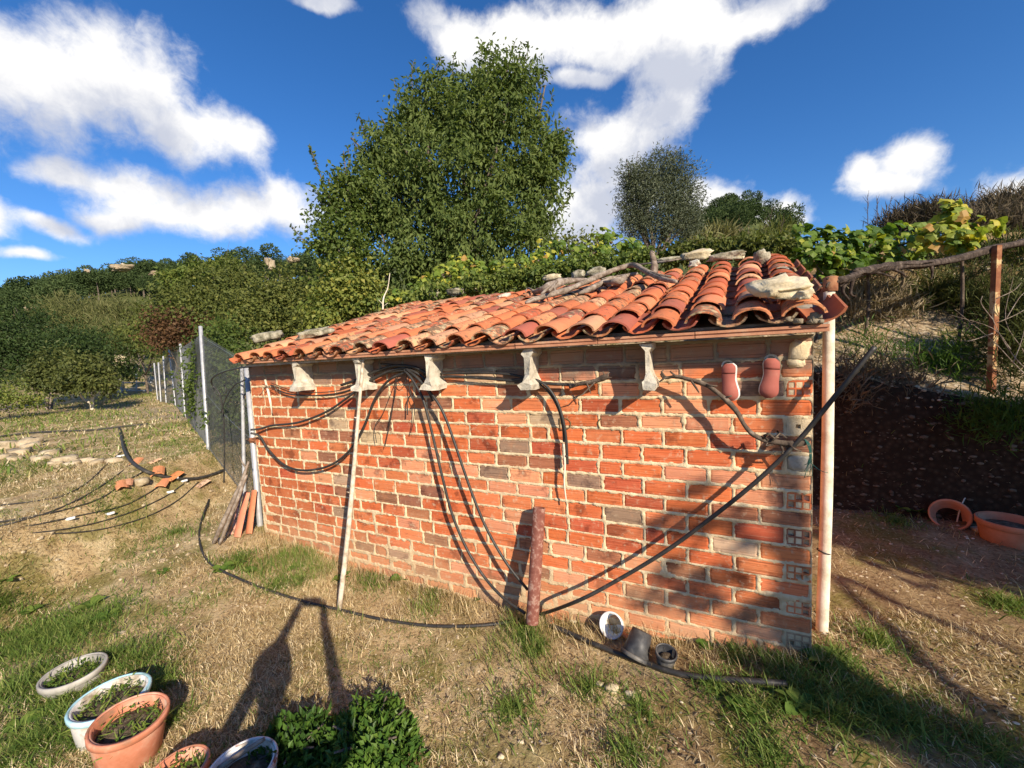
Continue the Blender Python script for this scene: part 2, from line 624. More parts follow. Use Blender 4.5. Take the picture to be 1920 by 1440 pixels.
def build_ground():
    xs = axis_pts(-8.5, 4.2, .05, -420, 330)
    ys = axis_pts(-2.6, 3.2, .045, -160, 420)
    X, Y = np.meshgrid(xs, ys, indexing='ij')
    Z = gz(X, Y)
    n, k = X.shape
    V = np.stack([X, Y, Z], -1).reshape(-1, 3)
    I = np.arange(n * k).reshape(n, k)
    F = np.stack([I[:-1, :-1], I[1:, :-1], I[1:, 1:], I[:-1, 1:]], -1).reshape(-1, 4)
    me = np_mesh('ground', V, F, smooth=True)
    m_, nt, b = base_mat('dry_earth', .95, .15)
    ge = nt.nodes.new('ShaderNodeNewGeometry')
    pos = ge.outputs['Position']
    big = noise(nt, pos, .9, 4, .55)
    mid = noise(nt, pos, 4.5, 5, .62)
    fine = noise(nt, pos, 42, 6, .7)
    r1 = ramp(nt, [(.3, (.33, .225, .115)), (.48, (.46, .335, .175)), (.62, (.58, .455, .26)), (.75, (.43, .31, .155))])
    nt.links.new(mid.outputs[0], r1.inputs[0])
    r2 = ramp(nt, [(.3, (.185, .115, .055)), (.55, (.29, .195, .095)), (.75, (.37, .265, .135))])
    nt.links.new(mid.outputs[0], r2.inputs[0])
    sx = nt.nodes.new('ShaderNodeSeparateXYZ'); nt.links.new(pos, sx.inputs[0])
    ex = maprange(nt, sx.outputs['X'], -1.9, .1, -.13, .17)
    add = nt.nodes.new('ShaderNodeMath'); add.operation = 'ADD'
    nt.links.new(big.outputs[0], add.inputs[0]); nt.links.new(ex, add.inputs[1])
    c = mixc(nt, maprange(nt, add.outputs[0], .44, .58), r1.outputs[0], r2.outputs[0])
    moss = noise(nt, pos, 1.7, 5, .6)
    mm = nt.nodes.new('ShaderNodeMath'); mm.operation = 'MULTIPLY'
    nt.links.new(maprange(nt, moss.outputs[0], .46, .60), mm.inputs[0]); mm.inputs[1].default_value = .75
    c = mixc(nt, mm.outputs[0], c, (.17, .155, .030))
    c = mixc(nt, maprange(nt, fine.outputs[0], .5, .75, 0, .55), c, (.52, .40, .23))
    c = mixc(nt, maprange(nt, fine.outputs[0], .50, .32, 0, .85), c, (.075, .045, .022))
    # steep cut faces: brown stony earth, darkened to deepen the bank's shade
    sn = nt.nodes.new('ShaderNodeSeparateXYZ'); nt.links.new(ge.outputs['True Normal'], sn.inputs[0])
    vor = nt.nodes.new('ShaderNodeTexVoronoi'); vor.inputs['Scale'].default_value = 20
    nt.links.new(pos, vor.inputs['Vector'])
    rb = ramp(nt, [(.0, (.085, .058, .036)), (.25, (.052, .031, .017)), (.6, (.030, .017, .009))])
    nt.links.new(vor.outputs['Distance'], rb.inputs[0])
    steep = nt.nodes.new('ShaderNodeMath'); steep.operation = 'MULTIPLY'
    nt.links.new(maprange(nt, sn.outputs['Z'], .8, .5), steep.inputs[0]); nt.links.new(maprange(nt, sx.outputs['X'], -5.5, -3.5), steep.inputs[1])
    # pale gravel track on the terrace above the cut
    gm = nt.nodes.new('ShaderNodeMath'); gm.operation = 'MULTIPLY'
    nt.links.new(maprange(nt, sx.outputs['Y'], 2.55, 2.85), gm.inputs[0]); nt.links.new(maprange(nt, sx.outputs['Y'], 4.7, 4.2), gm.inputs[1])
    gm2 = nt.nodes.new('ShaderNodeMath'); gm2.operation = 'MULTIPLY'
    nt.links.new(gm.outputs[0], gm2.inputs[0]); nt.links.new(maprange(nt, mid.outputs[0], .40, .60, .25, .9), gm2.inputs[1])
    rg = ramp(nt, [(.0, (.62, .53, .40)), (.35, (.44, .35, .24)), (.6, (.27, .20, .13))])
    nt.links.new(vor.outputs['Distance'], rg.inputs[0])
    c = mixc(nt, gm2.outputs[0], c, rg.outputs[0])
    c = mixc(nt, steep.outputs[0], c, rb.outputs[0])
    # far ground is scrub
    dist = nt.nodes.new('ShaderNodeVectorMath'); dist.operation = 'LENGTH'; nt.links.new(pos, dist.inputs[0])
    rs = ramp(nt, [(.35, (.055, .075, .020)), (.6, (.105, .120, .038)), (.8, (.18, .16, .07))])
    nf = noise(nt, pos, .35, 5, .6); nt.links.new(nf.outputs[0], rs.inputs[0])
    c = mixc(nt, maprange(nt, dist.outputs['Value'], 26, 40), c, rs.outputs[0])
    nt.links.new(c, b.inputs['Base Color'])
    h = nt.nodes.new('ShaderNodeMath'); h.operation = 'ADD'
    nt.links.new(fine.outputs[0], h.inputs[0]); nt.links.new(mid.outputs[0], h.inputs[1])
    bump(nt, b, h.outputs[0], .8, .02)
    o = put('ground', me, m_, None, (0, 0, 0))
    tag(o, kind='structure')


build_ground()

# ------------------------------------------------------------------ materials of the shed


def mortar_material():
    m_, nt, b = base_mat('mortar', .95, .1)
    v, _ = objvec(nt)
    n1 = noise(nt, v, 14, 5, .6)
    n2 = noise(nt, v, 120, 5, .6)
    r = ramp(nt, [(.3, (.46, .34, .20)), (.5, (.66, .52, .32)), (.7, (.76, .63, .42))])
    nt.links.new(n1.outputs[0], r.inputs[0])
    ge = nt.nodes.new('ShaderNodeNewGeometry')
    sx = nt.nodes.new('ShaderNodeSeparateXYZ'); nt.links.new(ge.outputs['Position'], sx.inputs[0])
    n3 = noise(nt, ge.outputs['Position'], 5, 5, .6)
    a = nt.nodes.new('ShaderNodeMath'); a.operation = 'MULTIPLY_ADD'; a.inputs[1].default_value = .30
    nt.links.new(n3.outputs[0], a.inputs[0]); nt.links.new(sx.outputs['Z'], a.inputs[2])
    c = mixc(nt, maprange(nt, a.outputs[0], 1.68, 1.80, 0, .9), r.outputs[0], (.20, .17, .125))    # grey cement pointing, darkened to deepen the shade under the eave
    a2 = nt.nodes.new('ShaderNodeMath'); a2.operation = 'MULTIPLY_ADD'; a2.inputs[1].default_value = .7
    nt.links.new(n3.outputs[0], a2.inputs[0]); nt.links.new(sx.outputs['Z'], a2.inputs[2])
    c = mixc(nt, maprange(nt, a2.outputs[0], .78, .18, 0, .6), c, (.56, .37, .20))                   # splashed earth
    nt.links.new(c, b.inputs['Base Color'])
    bump(nt, b, n2.outputs[0], .9, .006)
    return m_


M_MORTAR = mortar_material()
M_CEMENT = pm('cement', [(.3, (.22, .20, .165)), (.55, (.40, .365, .30)), (.75, (.52, .47, .38))], 9, .95, .7, 70, .008, .1)
M_CONCRETE = pm('pale_concrete', [(.3, (.30, .27, .21)), (.5, (.52, .475, .38)), (.72, (.66, .61, .49))], 18, .95, .9, 90, .006, .1)
M_DARK = pm('dark_cavity', [(.3, (.02, .015, .01)), (.7, (.05, .035, .022))], 9, .95, .5)


def brick_material():
    m_, nt, b = base_mat('fired_brick', .82, .22)
    v, oi = objvec(nt)
    n1 = noise(nt, v, 7, 5, .6)
    n2 = noise(nt, v, 26, 5, .65)
    st = nt.nodes.new('ShaderNodeVectorMath'); st.operation = 'MULTIPLY'
    st.inputs[1].default_value = (3, 3, 170)
    nt.links.new(v, st.inputs[0])
    streak = noise(nt, st.outputs[0], 1.0, 3, .6)       # the lines the extruder leaves along a hollow brick
    c = oi.outputs['Color']
    c = mixc(nt, maprange(nt, streak.outputs[0], .44, .36, 0, .55), c, mixc(nt, 1.0, c, (.48, .42, .42), 'MULTIPLY'))
    c = mixc(nt, maprange(nt, streak.outputs[0], .58, .66, 0, .22), c, (.72, .42, .26))
    c = mixc(nt, maprange(nt, n1.outputs[0], .53, .66, 0, .8), c, mixc(nt, 1.0, c, (.40, .38, .42), 'MULTIPLY'))
    c = mixc(nt, maprange(nt, n1.outputs[0], .46, .30, 0, .5), c, mixc(nt, .5, c, (.72, .30, .13)))
    c = mixc(nt, maprange(nt, n2.outputs[0], .55, .74, 0, .62), c, (.60, .46, .30))
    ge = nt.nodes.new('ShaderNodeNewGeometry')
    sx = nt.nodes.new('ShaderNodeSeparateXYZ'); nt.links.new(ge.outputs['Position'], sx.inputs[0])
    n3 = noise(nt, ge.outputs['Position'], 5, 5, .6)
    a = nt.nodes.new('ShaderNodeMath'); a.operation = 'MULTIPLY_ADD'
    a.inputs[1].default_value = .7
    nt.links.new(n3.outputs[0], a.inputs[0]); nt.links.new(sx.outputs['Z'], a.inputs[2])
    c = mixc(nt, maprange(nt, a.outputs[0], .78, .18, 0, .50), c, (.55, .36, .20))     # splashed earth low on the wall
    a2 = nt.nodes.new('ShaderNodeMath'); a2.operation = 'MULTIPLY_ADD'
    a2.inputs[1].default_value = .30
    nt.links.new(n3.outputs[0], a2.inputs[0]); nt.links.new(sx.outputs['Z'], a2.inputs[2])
    c = mixc(nt, maprange(nt, a2.outputs[0], 1.67, 1.78, 0, .78), c, (.19, .155, .115))       # smeared cement, its colour lowered to strengthen the eave's shade
    nt.links.new(c, b.inputs['Base Color'])
    ad = nt.nodes.new('ShaderNodeMath'); ad.operation = 'ADD'
    n4 = noise(nt, v, 90, 4, .6)
    nt.links.new(n2.outputs[0], ad.inputs[0]); nt.links.new(streak.outputs[0], ad.inputs[1])
    bump(nt, b, ad.outputs[0], .7, .004)
    return m_


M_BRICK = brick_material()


def tile_material():
    m_, nt, b = base_mat('clay_roof_tile', .8, .2)
    v, oi = objvec(nt)
    n1 = noise(nt, v, 6, 5, .6)
    n2 = noise(nt, v, 30, 6, .72)
    c = oi.outputs['Color']
    c = mixc(nt, maprange(nt, n1.outputs[0], .35, .65, 0, .55), c, mixc(nt, 1.0, c, (1.15, 1.35, 1.35), 'MULTIPLY'))
    # lichen and grime: each tile has more or less of it
    al = nt.nodes.new('ShaderNodeMath'); al.operation = 'MULTIPLY_ADD'
    al.inputs[1].default_value = .22; al.inputs[2].default_value = -.11
    nt.links.new(oi.outputs['Random'], al.inputs[0])
    s = nt.nodes.new('ShaderNodeMath'); s.operation = 'ADD'
    nt.links.new(n2.outputs[0], s.inputs[0]); nt.links.new(al.outputs[0], s.inputs[1])
    c = mixc(nt, maprange(nt, s.outputs[0], .52, .62, 0, .88), c, (.115, .085, .055))
    n3 = noise(nt, v, 17, 5, .7)
    s2 = nt.nodes.new('ShaderNodeMath'); s2.operation = 'ADD'
    nt.links.new(n3.outputs[0], s2.inputs[0]); nt.links.new(al.outputs[0], s2.inputs[1])
    c = mixc(nt, maprange(nt, s2.outputs[0], .60, .70, 0, .7), c, (.52, .43, .25))
    nt.links.new(c, b.inputs['Base Color'])
    ad = nt.nodes.new('ShaderNodeMath'); ad.operation = 'ADD'
    nt.links.new(n2.outputs[0], ad.inputs[0]); nt.links.new(n1.outputs[0], ad.inputs[1])
    bump(nt, b, ad.outputs[0], .5, .005)
    return m_


M_TILE = tile_material()

# ------------------------------------------------------------------ the shed
WL = 4.66
BED_PX = [671, 710, 746.5, 783, 817, 852, 890, 924, 961, 993, 1030, 1063, 1095, 1128.5, 1160, 1192, 1222]
BEDS = [onY(1522.5, y, 0)[2] for y in BED_PX]
BEDS = [BEDS[0] + .115] + BEDS
while BEDS[-1] > -.22:
    BEDS.append(BEDS[-1] - .095)

shed = thing('brick_shed', 'low hollow-brick shed with a sagging red clay tile roof', 'shed', (-2.3, 0, 0))


def brick_mesh(name, L, H, seed, depth_=.10):
    rr = random.Random(seed)
    prof = [(0.012, 0.0)]
    for g in (.19, .23, .79, .83):
        prof.append((.0, g) if g in (.19, .83) else (.0, g))
    zs = [0, .05, .17, .20, .23, .50, .77, .80, .83, .95, 1.0]
    ys = [.006, 0, 0, .0032, 0, -.0005, 0, .0032, 0, 0, .006]
    xs = [0, .012 / L, .33, .66, 1 - .012 / L, 1]
    vs, fs = [], []
    for i, u in enumerate(xs):
        for j, w in enumerate(zs):
            e = .005 if i in (0, len(xs) - 1) else 0
            jx = rr.uniform(-.0025, .0025) if i in (0, 5) else 0
            jz = rr.uniform(-.0022, .0022) if j in (0, 10) else 0
            vs.append(((u - .5) * L + jx, ys[j] + e + rr.uniform(-.0008, .0008), (w - .5) * H + jz))
    k = len(zs)
    for i in range(len(xs) - 1):
        for j in range(k - 1):
            a = i * k + j
            fs.append((a, a + k, a + k + 1, a + 1))
    nb = len(vs)
    for (sx, sz) in ((-1, -1), (1, -1), (1, 1), (-1, 1)):
        vs.append((sx * L / 2, depth_, sz * H / 2))
    c00, c10, c11, c01 = 0, (len(xs) - 1) * k, len(xs) * k - 1, k - 1
    # four sides as fans to the back corners
    bot = [i * k for i in range(len(xs))]
    top = [i * k + k - 1 for i in range(len(xs))]
    lft = list(range(k)); rgt = [(len(xs) - 1) * k + j for j in range(k)]
    fs.append(tuple(bot[::-1]) + (nb, nb + 1))
    fs.append(tuple(top) + (nb + 2, nb + 3))
    fs.append(tuple(lft) + (nb + 3, nb))
    fs.append(tuple(rgt[::-1]) + (nb + 1, nb + 2))
    fs.append((nb, nb + 3, nb + 2, nb + 1))
    me = bpy.data.meshes.new(name)
    me.from_pydata(vs, [], fs)
    me.update()
    me.materials.append(M_BRICK)
    return me


BRICK_COLS = [((.60, .150, .050), 38), ((.64, .195, .075), 26), ((.69, .29, .15), 15), ((.48, .105, .045), 16), ((.29, .125, .07), 8),
              ((.32, .205, .13), 5), ((.54, .38, .23), 5), ((.38, .15, .075), 7)]


def wcol(table, jit=.12):
    t = sum(w for _, w in table)
    k = RND.uniform(0, t)
    for c, w in table:
        k -= w
        if k <= 0:
            break
    f = 1 + RND.uniform(-jit, jit)
    return (c[0] * f, c[1] * f * (1 + RND.uniform(-.06, .06)), c[2] * f, 1)


bricks = []       # (x0, x1, z0, z1, kind)
for ci in range(len(BEDS) - 1):
    z1, z0 = BEDS[ci], BEDS[ci + 1]
    jt = .0155 if ci < 11 else .010
    header = ci >= 2 and ci % 2 == 0 or ci == 1 and False
    x = -.001
    first = True
    while x > -WL:
        if first and header:
            L = .112
            kind = 'hollow'
        else:
            L = RND.choice((.236, .236, .236, .232, .24))
            kind = 'brick'
            q = RND.random()
            if q < .05:
                L = RND.uniform(.10, .16)
            if first and not header and ci < 1:
                L = .19
        first = False
        xl = max(x - L, -WL)
        if x - xl > .035:
            bricks.append((xl, x, z0 + jt / 2 + RND.uniform(-.002, .002), z1 - jt / 2 + RND.uniform(-.002, .002), kind, ci))
        x = xl - RND.uniform(.010, .016)

# mortar: a dense sheet, proud of the recessed joints and ragged along the brick edges
gx = np.arange(-WL - .004, .0021, .0095)
gx = np.append(gx, 0.002)
gzv = np.arange(-.30, BEDS[0] + .01, .0085)
GX, GZ = np.meshgrid(gx, gzv, indexing='ij')
rag = .009 * (vnoise(GX, GZ, 38) - .5) + .008 * (vnoise(GX + 3, GZ, 90) - .5)
inside = np.full(GX.shape, -1.0)
for (a, b_, c, d, kind, ci) in bricks:
    i0, i1 = np.searchsorted(gx, [a - .03, b_ + .03])
    j0, j1 = np.searchsorted(gzv, [c - .03, d + .03])
    sx, sz = GX[i0:i1, j0:j1], GZ[i0:i1, j0:j1]
    dd = np.minimum(np.minimum(sx - a, b_ - sx), np.minimum(sz - c, d - sz))
    inside[i0:i1, j0:j1] = np.maximum(inside[i0:i1, j0:j1], dd)
smear = .012 * sstep(.62, .8, vnoise(GX + 7, GZ, 3.3)) * sstep(.75, .2, GZ) + .02 * sstep(.08, -.05, GZ) * vnoise(GX, GZ, 4)
leftlow = sstep(.55, .1, GZ + .12 * (vnoise(GX, GZ, 2) - .5)) * sstep(-2.6, -3.8, GX)
smear = smear + .004 * leftlow
ins = inside + rag - .0035 - smear
GY = -.0015 - .006 * (vnoise(GX, GZ, 55) - .35) - .005 * (vnoise(GX, GZ, 21) - .5) + .021 * sstep(-.0015, .006, ins)
GY[:, :1] += .0
V = np.stack([GX, GY, GZ], -1).reshape(-1, 3) - org(shed)
n_, k_ = GX.shape
I = np.arange(n_ * k_).reshape(n_, k_)
F = np.stack([I[:-1, :-1], I[1:, :-1], I[1:, 1:], I[:-1, 1:]], -1).reshape(-1, 4)
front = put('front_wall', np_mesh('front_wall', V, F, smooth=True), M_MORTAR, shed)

BM = [brick_mesh('brick_%d' % i, .236, .086, i) for i in range(6)]


def hollow_mesh(filled, seed):
    rr = random.Random(seed)
    mb = MB()
    W, H, D = .112, .086, .10
    mb.smooth = False
    bars_z = [-.043, -.0335, -.0045, .0045, .0335, .043]
    bars_x = [-.056, -.0475, -.0205, -.0135, .0135, .0205, .0475, .056]
    for a, b_ in ((0, 1), (2, 3), (4, 5)):
        mb.box((-W / 2, 0, bars_z[a]), (W / 2, D, bars_z[b_]))
    for a, b_ in ((0, 1), (2, 3), (4, 5), (6, 7)):
        for c, d in ((1, 2), (3, 4)):
            mb.box((bars_x[a], .0005, bars_z[c]), (bars_x[b_], D, bars_z[d]))
    mb.box((-W / 2, D - .02, -H / 2), (W / 2, D, H / 2))
    mb.cur = 1
    k = 0
    for i in (1, 3, 5):
        for j in (1, 3):
            if filled[k]:
                mb.box((bars_x[i], rr.uniform(.001, .004), bars_z[j]), (bars_x[i + 1], .05, bars_z[j + 1]))
            k += 1
    me = mb.mesh('hollow_brick', (0, 0, 0))
    me.materials.append(M_BRICK)
    me.materials.append(M_MORTAR)
    return me


HM = [hollow_mesh(f, i) for i, f in enumerate([(1, 0, 1, 1, 0, 0), (0, 1, 1, 1, 0, 1), (1, 1, 0, 1, 0, 0), (0, 1, 1, 0, 1, 0), (1, 1, 1, 1, 0, 0)])]


def brick_area(bk):
    p = proj(((bk[0] + bk[1]) / 2, 0, (bk[2] + bk[3]) / 2))
    hidden = bk[3] < np.interp((bk[0] + bk[1]) / 2, *WALL_BASE) - .02
    return 0 if hidden else (bk[1] - bk[0]) * (bk[3] - bk[2]) / p[2] ** 2


bricks.sort(key=brick_area, reverse=True)
rest = MB(); rest.smooth = False
nb_ = 0
for (a, b_, c, d, kind, ci) in bricks:
    L, H = b_ - a, d - c
    cx, cz = (a + b_) / 2, (c + d) / 2
    yy = RND.uniform(-.004, .0035)
    if kind == 'hollow':
        if ci in (4, 6):
            # patched over with mortar or cement, one hole left open in the upper one
            mb = MB(); mb.smooth = False
            if ci == 4:
                mb.box((a, -.004, c), (a + .04, .1, d)); mb.box((a + .062, -.004, c), (b_, .1, d))
                mb.box((a + .04, -.004, c), (a + .062, .1, c + .03)); mb.box((a + .04, -.004, c + .052), (a + .062, .1, d))
            else:
                mb.rock(((a + b_) / 2, .03, cz), ((b_ - a) / 1.9, .042, H / 1.75), 3, 3, .08)
            mb.build('cement_patch', M_MORTAR if ci == 4 else M_CEMENT, front)
            continue
        o = bpy.data.objects.new('hollow_brick', HM[ci % len(HM)])
        o.scale = (L / .112, 1, H / .086)
    elif nb_ < 290:
        o = bpy.data.objects.new('brick', RND.choice(BM))
        o.scale = (L / .236 * (1 if RND.random() < .5 else -1), 1, H / .086)
        if o.scale[0] < 0:
            o.scale[0] = -o.scale[0]
            o.rotation_euler[1] = PI
        nb_ += 1
    else:
        rest.box((a, .001 + yy, c), (b_, .1, d))
        continue
    link(o, front)
    o.location = tuple(np.array((cx, yy, cz)) - org(front))
    o.rotation_euler[1] += RND.uniform(-.010, .010)
    o.rotation_euler[2] = RND.uniform(-.008, .008)
    o.color = wcol(BRICK_COLS)
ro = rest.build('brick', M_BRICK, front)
ro['kind'] = 'stuff'
ro.color = (.50, .14, .05, 1)

# the other walls and the loose corner pieces
mb = MB(); mb.smooth = False
mb.box((-WL, .112, -.3), (-.004, 2.2, 1.73))
mb.build('side_wall', M_BRICK, shed).color = (.52, .17, .07, 1)
M_STONEY = pm('pale_tan_stone', [(.3, (.42, .32, .19)), (.5, (.60, .48, .30)), (.7, (.68, .57, .39))], 14, .95, .9, 90, .006, .1)
mb = MB()
p = onY(1503, 655, .0)
mb.rock((p[0] - .01, .03, p[2]), (.05, .06, .05), 4, 3, .3)
mb.rock((p[0] - .03, .03, p[2] - .065), (.045, .05, .03), 9, 3, .3)
mb.build('corner_stone', M_STONEY, front)

# eave: clay slabs carried by broken concrete beam ends
CORBELS = [(553, 695, 20), (668, 690, 8), (803, 686, 16), (990, 681, 10), (1213, 671, 2)]
YC = -.165


def corbel(px, py, sk):
    P = onY(px, py, YC)
    x, zt = P[0], 1.748
    H = .262
    out = [(-.046, 0), (-.048, -.028), (-.018, -.048), (-.016, -.17), (-.030, -.205), (-.056, -.222), (-.055, -.258), (.052, -.262), (.056, -.226), (.032, -.200), (.018, -.165), (.017, -.05), (.047, -.03), (.045, 0)]
    mb = MB(); mb.smooth = False
    ny = 5
    cw, lean = RND.uniform(.66, .88), RND.uniform(-.09, .09)
    vs, fs = [], []
    for j in range(ny):
        y = YC + (0.05 - YC) * j / (ny - 1)
        for (a, b_) in out:
            k = .010 if j < 2 else .004
            low = sstep(-.15, -.25, b_)
            vs.append((x + cw * a + RS.uniform(-k, k) + lean * b_, y + (RS.uniform(-.014, .014) if j == 0 else 0) + (-.03 * low if j == 0 else 0), zt + b_ + RS.uniform(-k, k) * .7))
    n = len(out)
    for j in range(ny - 1):
        for i in range(n):
            a, b_ = j * n + i, j * n + (i + 1) % n
            fs.append((a, a + n, b_ + n, b_))
    c = len(vs)
    # front face as a fan of two flanges and a web
    fs.append((0, 1, 2, 11, 12, 13)); fs.append((2, 3, 10, 11)); fs.append((3, 4, 9, 10)); fs.append((4, 5, 6, 7, 8, 9))
    mb.add(vs, [f[::-1] for f in fs])
    mb.build('corbel', M_CONCRETE, shed)
    return x


cx_ = [corbel(*c) for c in CORBELS]

M_SLAB = pm('clay_slab', [(.3, (.36, .15, .08)), (.55, (.48, .23, .13)), (.75, (.52, .34, .22))], 9, .85, .5, 60, .004)
ex = [-4.47, -4.0, -3.52, -3.05, -2.58, -2.1, -1.6, -1.07, -.55, .028]
for i in range(len(ex) - 1):
    mb = MB(); mb.smooth = False
    a, b_ = ex[i] + .002, ex[i + 1] - .002
    f0 = -.192 + RND.uniform(-.006, .006)
    zt = 1.752 + .006 * (a + 4.5) / 4.5
    mb.box((a, f0, zt), (b_, .05, zt + .013))
    mb.box((a, f0 + .006, zt + .013), (b_, .05, zt + .021))
    mb.box((a, f0 - .003 + RND.uniform(0, .004), zt + .021), (b_, .05, zt + .034))
    mb.build('eave_slab', M_SLAB, shed)

# ------------------------------------------------------------------ roof
SLOPE = math.tan(math.radians(15.98))
SKEW = math.tan(math.radians(4.55))
DIRX = nrm(np.array([.0759, .958, .275]))
EY, EZ, RIDGE = -.235, 1.802, 2.2


def roof_z(x, y):
    sag = -.035 * math.sin(PI * min(max((x + 4.5) / 4.5, 0), 1)) * min(max((y + .2) / 1.2, 0), 1)
    return EZ + .043 * (x + 4.5) / 4.5 + SLOPE * (y - EY) + sag


roof = MB(); roof.smooth = False
vs = []
for z in (-.105, -.078):
    for (x, y) in ((-4.46, -.15), (.03, -.15), (.03 + SKEW * 2.3, RIDGE), (-4.46 + SKEW * 2.3, RIDGE)):
        vs.append((x, y, roof_z(x, y) + z))
roof.add(vs, [(3, 2, 1, 0), (4, 5, 6, 7), (0, 1, 5, 4), (1, 2, 6, 5), (2, 3, 7, 6), (3, 0, 4, 7)])
roof_o = roof.build('roof', M_CEMENT, shed)


def tile_mesh(seed, n=9, L=.40, r0=.093, r1=.076, th=.012, arc=160):
    """half-round tapered tile along +Y, convex upwards, wide end at y = 0"""
    rr = random.Random(seed)
    vs, fs = [], []
    ph = rr.uniform(0, 6)
    for shell in (0, 1):
        for j in range(4):
            t = j / 3
            r = r0 + (r1 - r0) * t - shell * th
            for i in range(n):
                a = math.radians(90 + arc / 2 - arc * i / (n - 1))
                k = 1 + .03 * math.sin(3 * a + ph) + rr.uniform(-.012, .012)
                yy = L * t + (rr.uniform(-.004, .004) if j in (0, 3) else 0)
                vs.append((r * math.cos(a) * k * .97, yy, r * math.sin(a) * .72 * k - .012))
    w = n * 4
    for j in range(3):
        for i in range(n - 1):
            a = j * n + i
            fs.append((a, a + 1, a + n + 1, a + n))
            b_ = w + a
            fs.append((b_, b_ + n, b_ + n + 1, b_ + 1))
    for i in range(n - 1):
        fs.append((i, w + i, w + i + 1, i + 1))
        q = 3 * n + i
        fs.append((q, q + 1, w + q + 1, w + q))
    for j in range(3):
        a = j * n
        fs.append((a, a + n, w + a + n, w + a))
        a = j * n + n - 1
        fs.append((a, w + a, w + a + n, a + n))
    me = bpy.data.meshes.new('roof_tile')
    me.from_pydata(vs, [], fs)
    me.polygons.foreach_set('use_smooth', [True] * len(fs))
    me.update()
    me.set_sharp_from_angle(angle=math.radians(40))
    me.materials.append(M_TILE)
    return me


TM = [tile_mesh(i) for i in range(5)]
PMESH = [tile_mesh(20 + i, L=.40, r0=.096, r1=.108, arc=140) for i in range(3)]
TILE_COLS = [((.50, .145, .060), 30), ((.56, .200, .090), 22), ((.45, .115, .050), 18), ((.64, .30, .155), 8), ((.36, .105, .065), 13), ((.48, .24, .13), 9)]
ncol, sp = 21, .2175
ups = Vector(DIRX)
xax = Vector((1, 0, 0))
zax = xax.cross(ups).normalized()
xax = ups.cross(zax).normalized()
BASE_R = Matrix((xax, ups, zax)).transposed()


def place_tile(me, x, y, dz, pan=False, tilt=0.0, roll=0.0, yaw=0.0, col=None, dirtier=False):
    o = bpy.data.objects.new('roof_tile', me)
    R = BASE_R @ Matrix.Rotation(yaw, 3, 'Z') @ Matrix.Rotation(tilt, 3, 'X') @ Matrix.Rotation(roll + (PI if pan else 0), 3, 'Y')
    link(o, roof_o)
    o.rotation_euler = R.to_euler()
    o.location = tuple(np.array((x + SKEW * (y - EY), y, roof_z(x, y) + dz)) - org(roof_o))
    c = col or wcol(TILE_COLS)
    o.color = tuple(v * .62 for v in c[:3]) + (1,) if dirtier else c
    return o


rows = 9
expo = (RIDGE - EY - .12) / rows
pan_rest = MB()
NT = 0
for i in range(ncol + 1):
    xc = -.075 - sp * i
    xj = RND.uniform(-.012, .012)
    for j in range(rows):
        y = EY + expo * j
        big = .01 if j else 0
        if xc > -4.62:
            odd = RND.random()
            place_tile(RND.choice(TM), xc + xj + RND.uniform(-.008, .008), y + RND.uniform(-.02, .02) * (1 if j else .8), (-.006 if j == 0 else .004) + RND.uniform(-.003, .006) + (.010 if odd < .06 else 0),
                       tilt=-.034 + RND.uniform(-.016, .014), roll=RND.uniform(-.05, .05), yaw=RND.uniform(-.025, .025) + (.09 * RND.choice((-1, 1)) if odd < .05 else 0))
            NT += 1
    # pans between the covers
    xp = xc - sp / 2
    if xp < -4.7:
        continue
    for j in range(rows):
        y = EY + .012 + expo * j + RND.uniform(-.012, .012)
        if NT < 298 and (j < 2 or i < 5):
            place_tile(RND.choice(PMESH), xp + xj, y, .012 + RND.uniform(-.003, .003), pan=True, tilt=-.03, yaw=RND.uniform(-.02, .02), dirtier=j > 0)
            NT += 1
        else:
            z0, z1 = roof_z(xp, y) + .0, roof_z(xp, y + expo) + .0
            vs, fs = [], []
            for q, (yy, zz) in enumerate(((y, z0), (y + expo, z1))):
                for a in np.linspace(-1, 1, 6):
                    vs.append((xp + SKEW * (yy - EY) + .085 * a, yy, zz - .035 + .055 * a * a))
            for a in range(5):
                fs.append((a, a + 1, a + 7, a + 6))
            pan_rest.add(vs, fs)
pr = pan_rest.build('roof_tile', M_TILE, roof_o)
pr['kind'] = 'stuff'
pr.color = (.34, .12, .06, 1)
# the upturned edge tiles along the right verge
for j in range(6):
    y = EY + .03 + .37 * j
    place_tile(PMESH[j % 3], -.004, y, -.002 if j == 0 else -.035, pan=True, tilt=-.03, roll=-.28, col=(.36, .115, .055, 1))
# mortar bedding under the first row
mb = MB(); mb.smooth = False
mb.box((-4.44, -.10, 1.77), (.0, .0, 1.815))
mb.build('bedding', M_CEMENT, roof_o)
mb = MB()
for k in range(11):
    P = onY(RND.uniform(1478, 1545), RND.uniform(590, 604), -.2)
    mb.rock(P, (RND.uniform(.012, .02), .018, RND.uniform(.009, .014)), k, 2, .25, RND.uniform(0, 3))
mb.build('rubble_fill', M_MORTAR, roof_o)['kind'] = 'stuff'
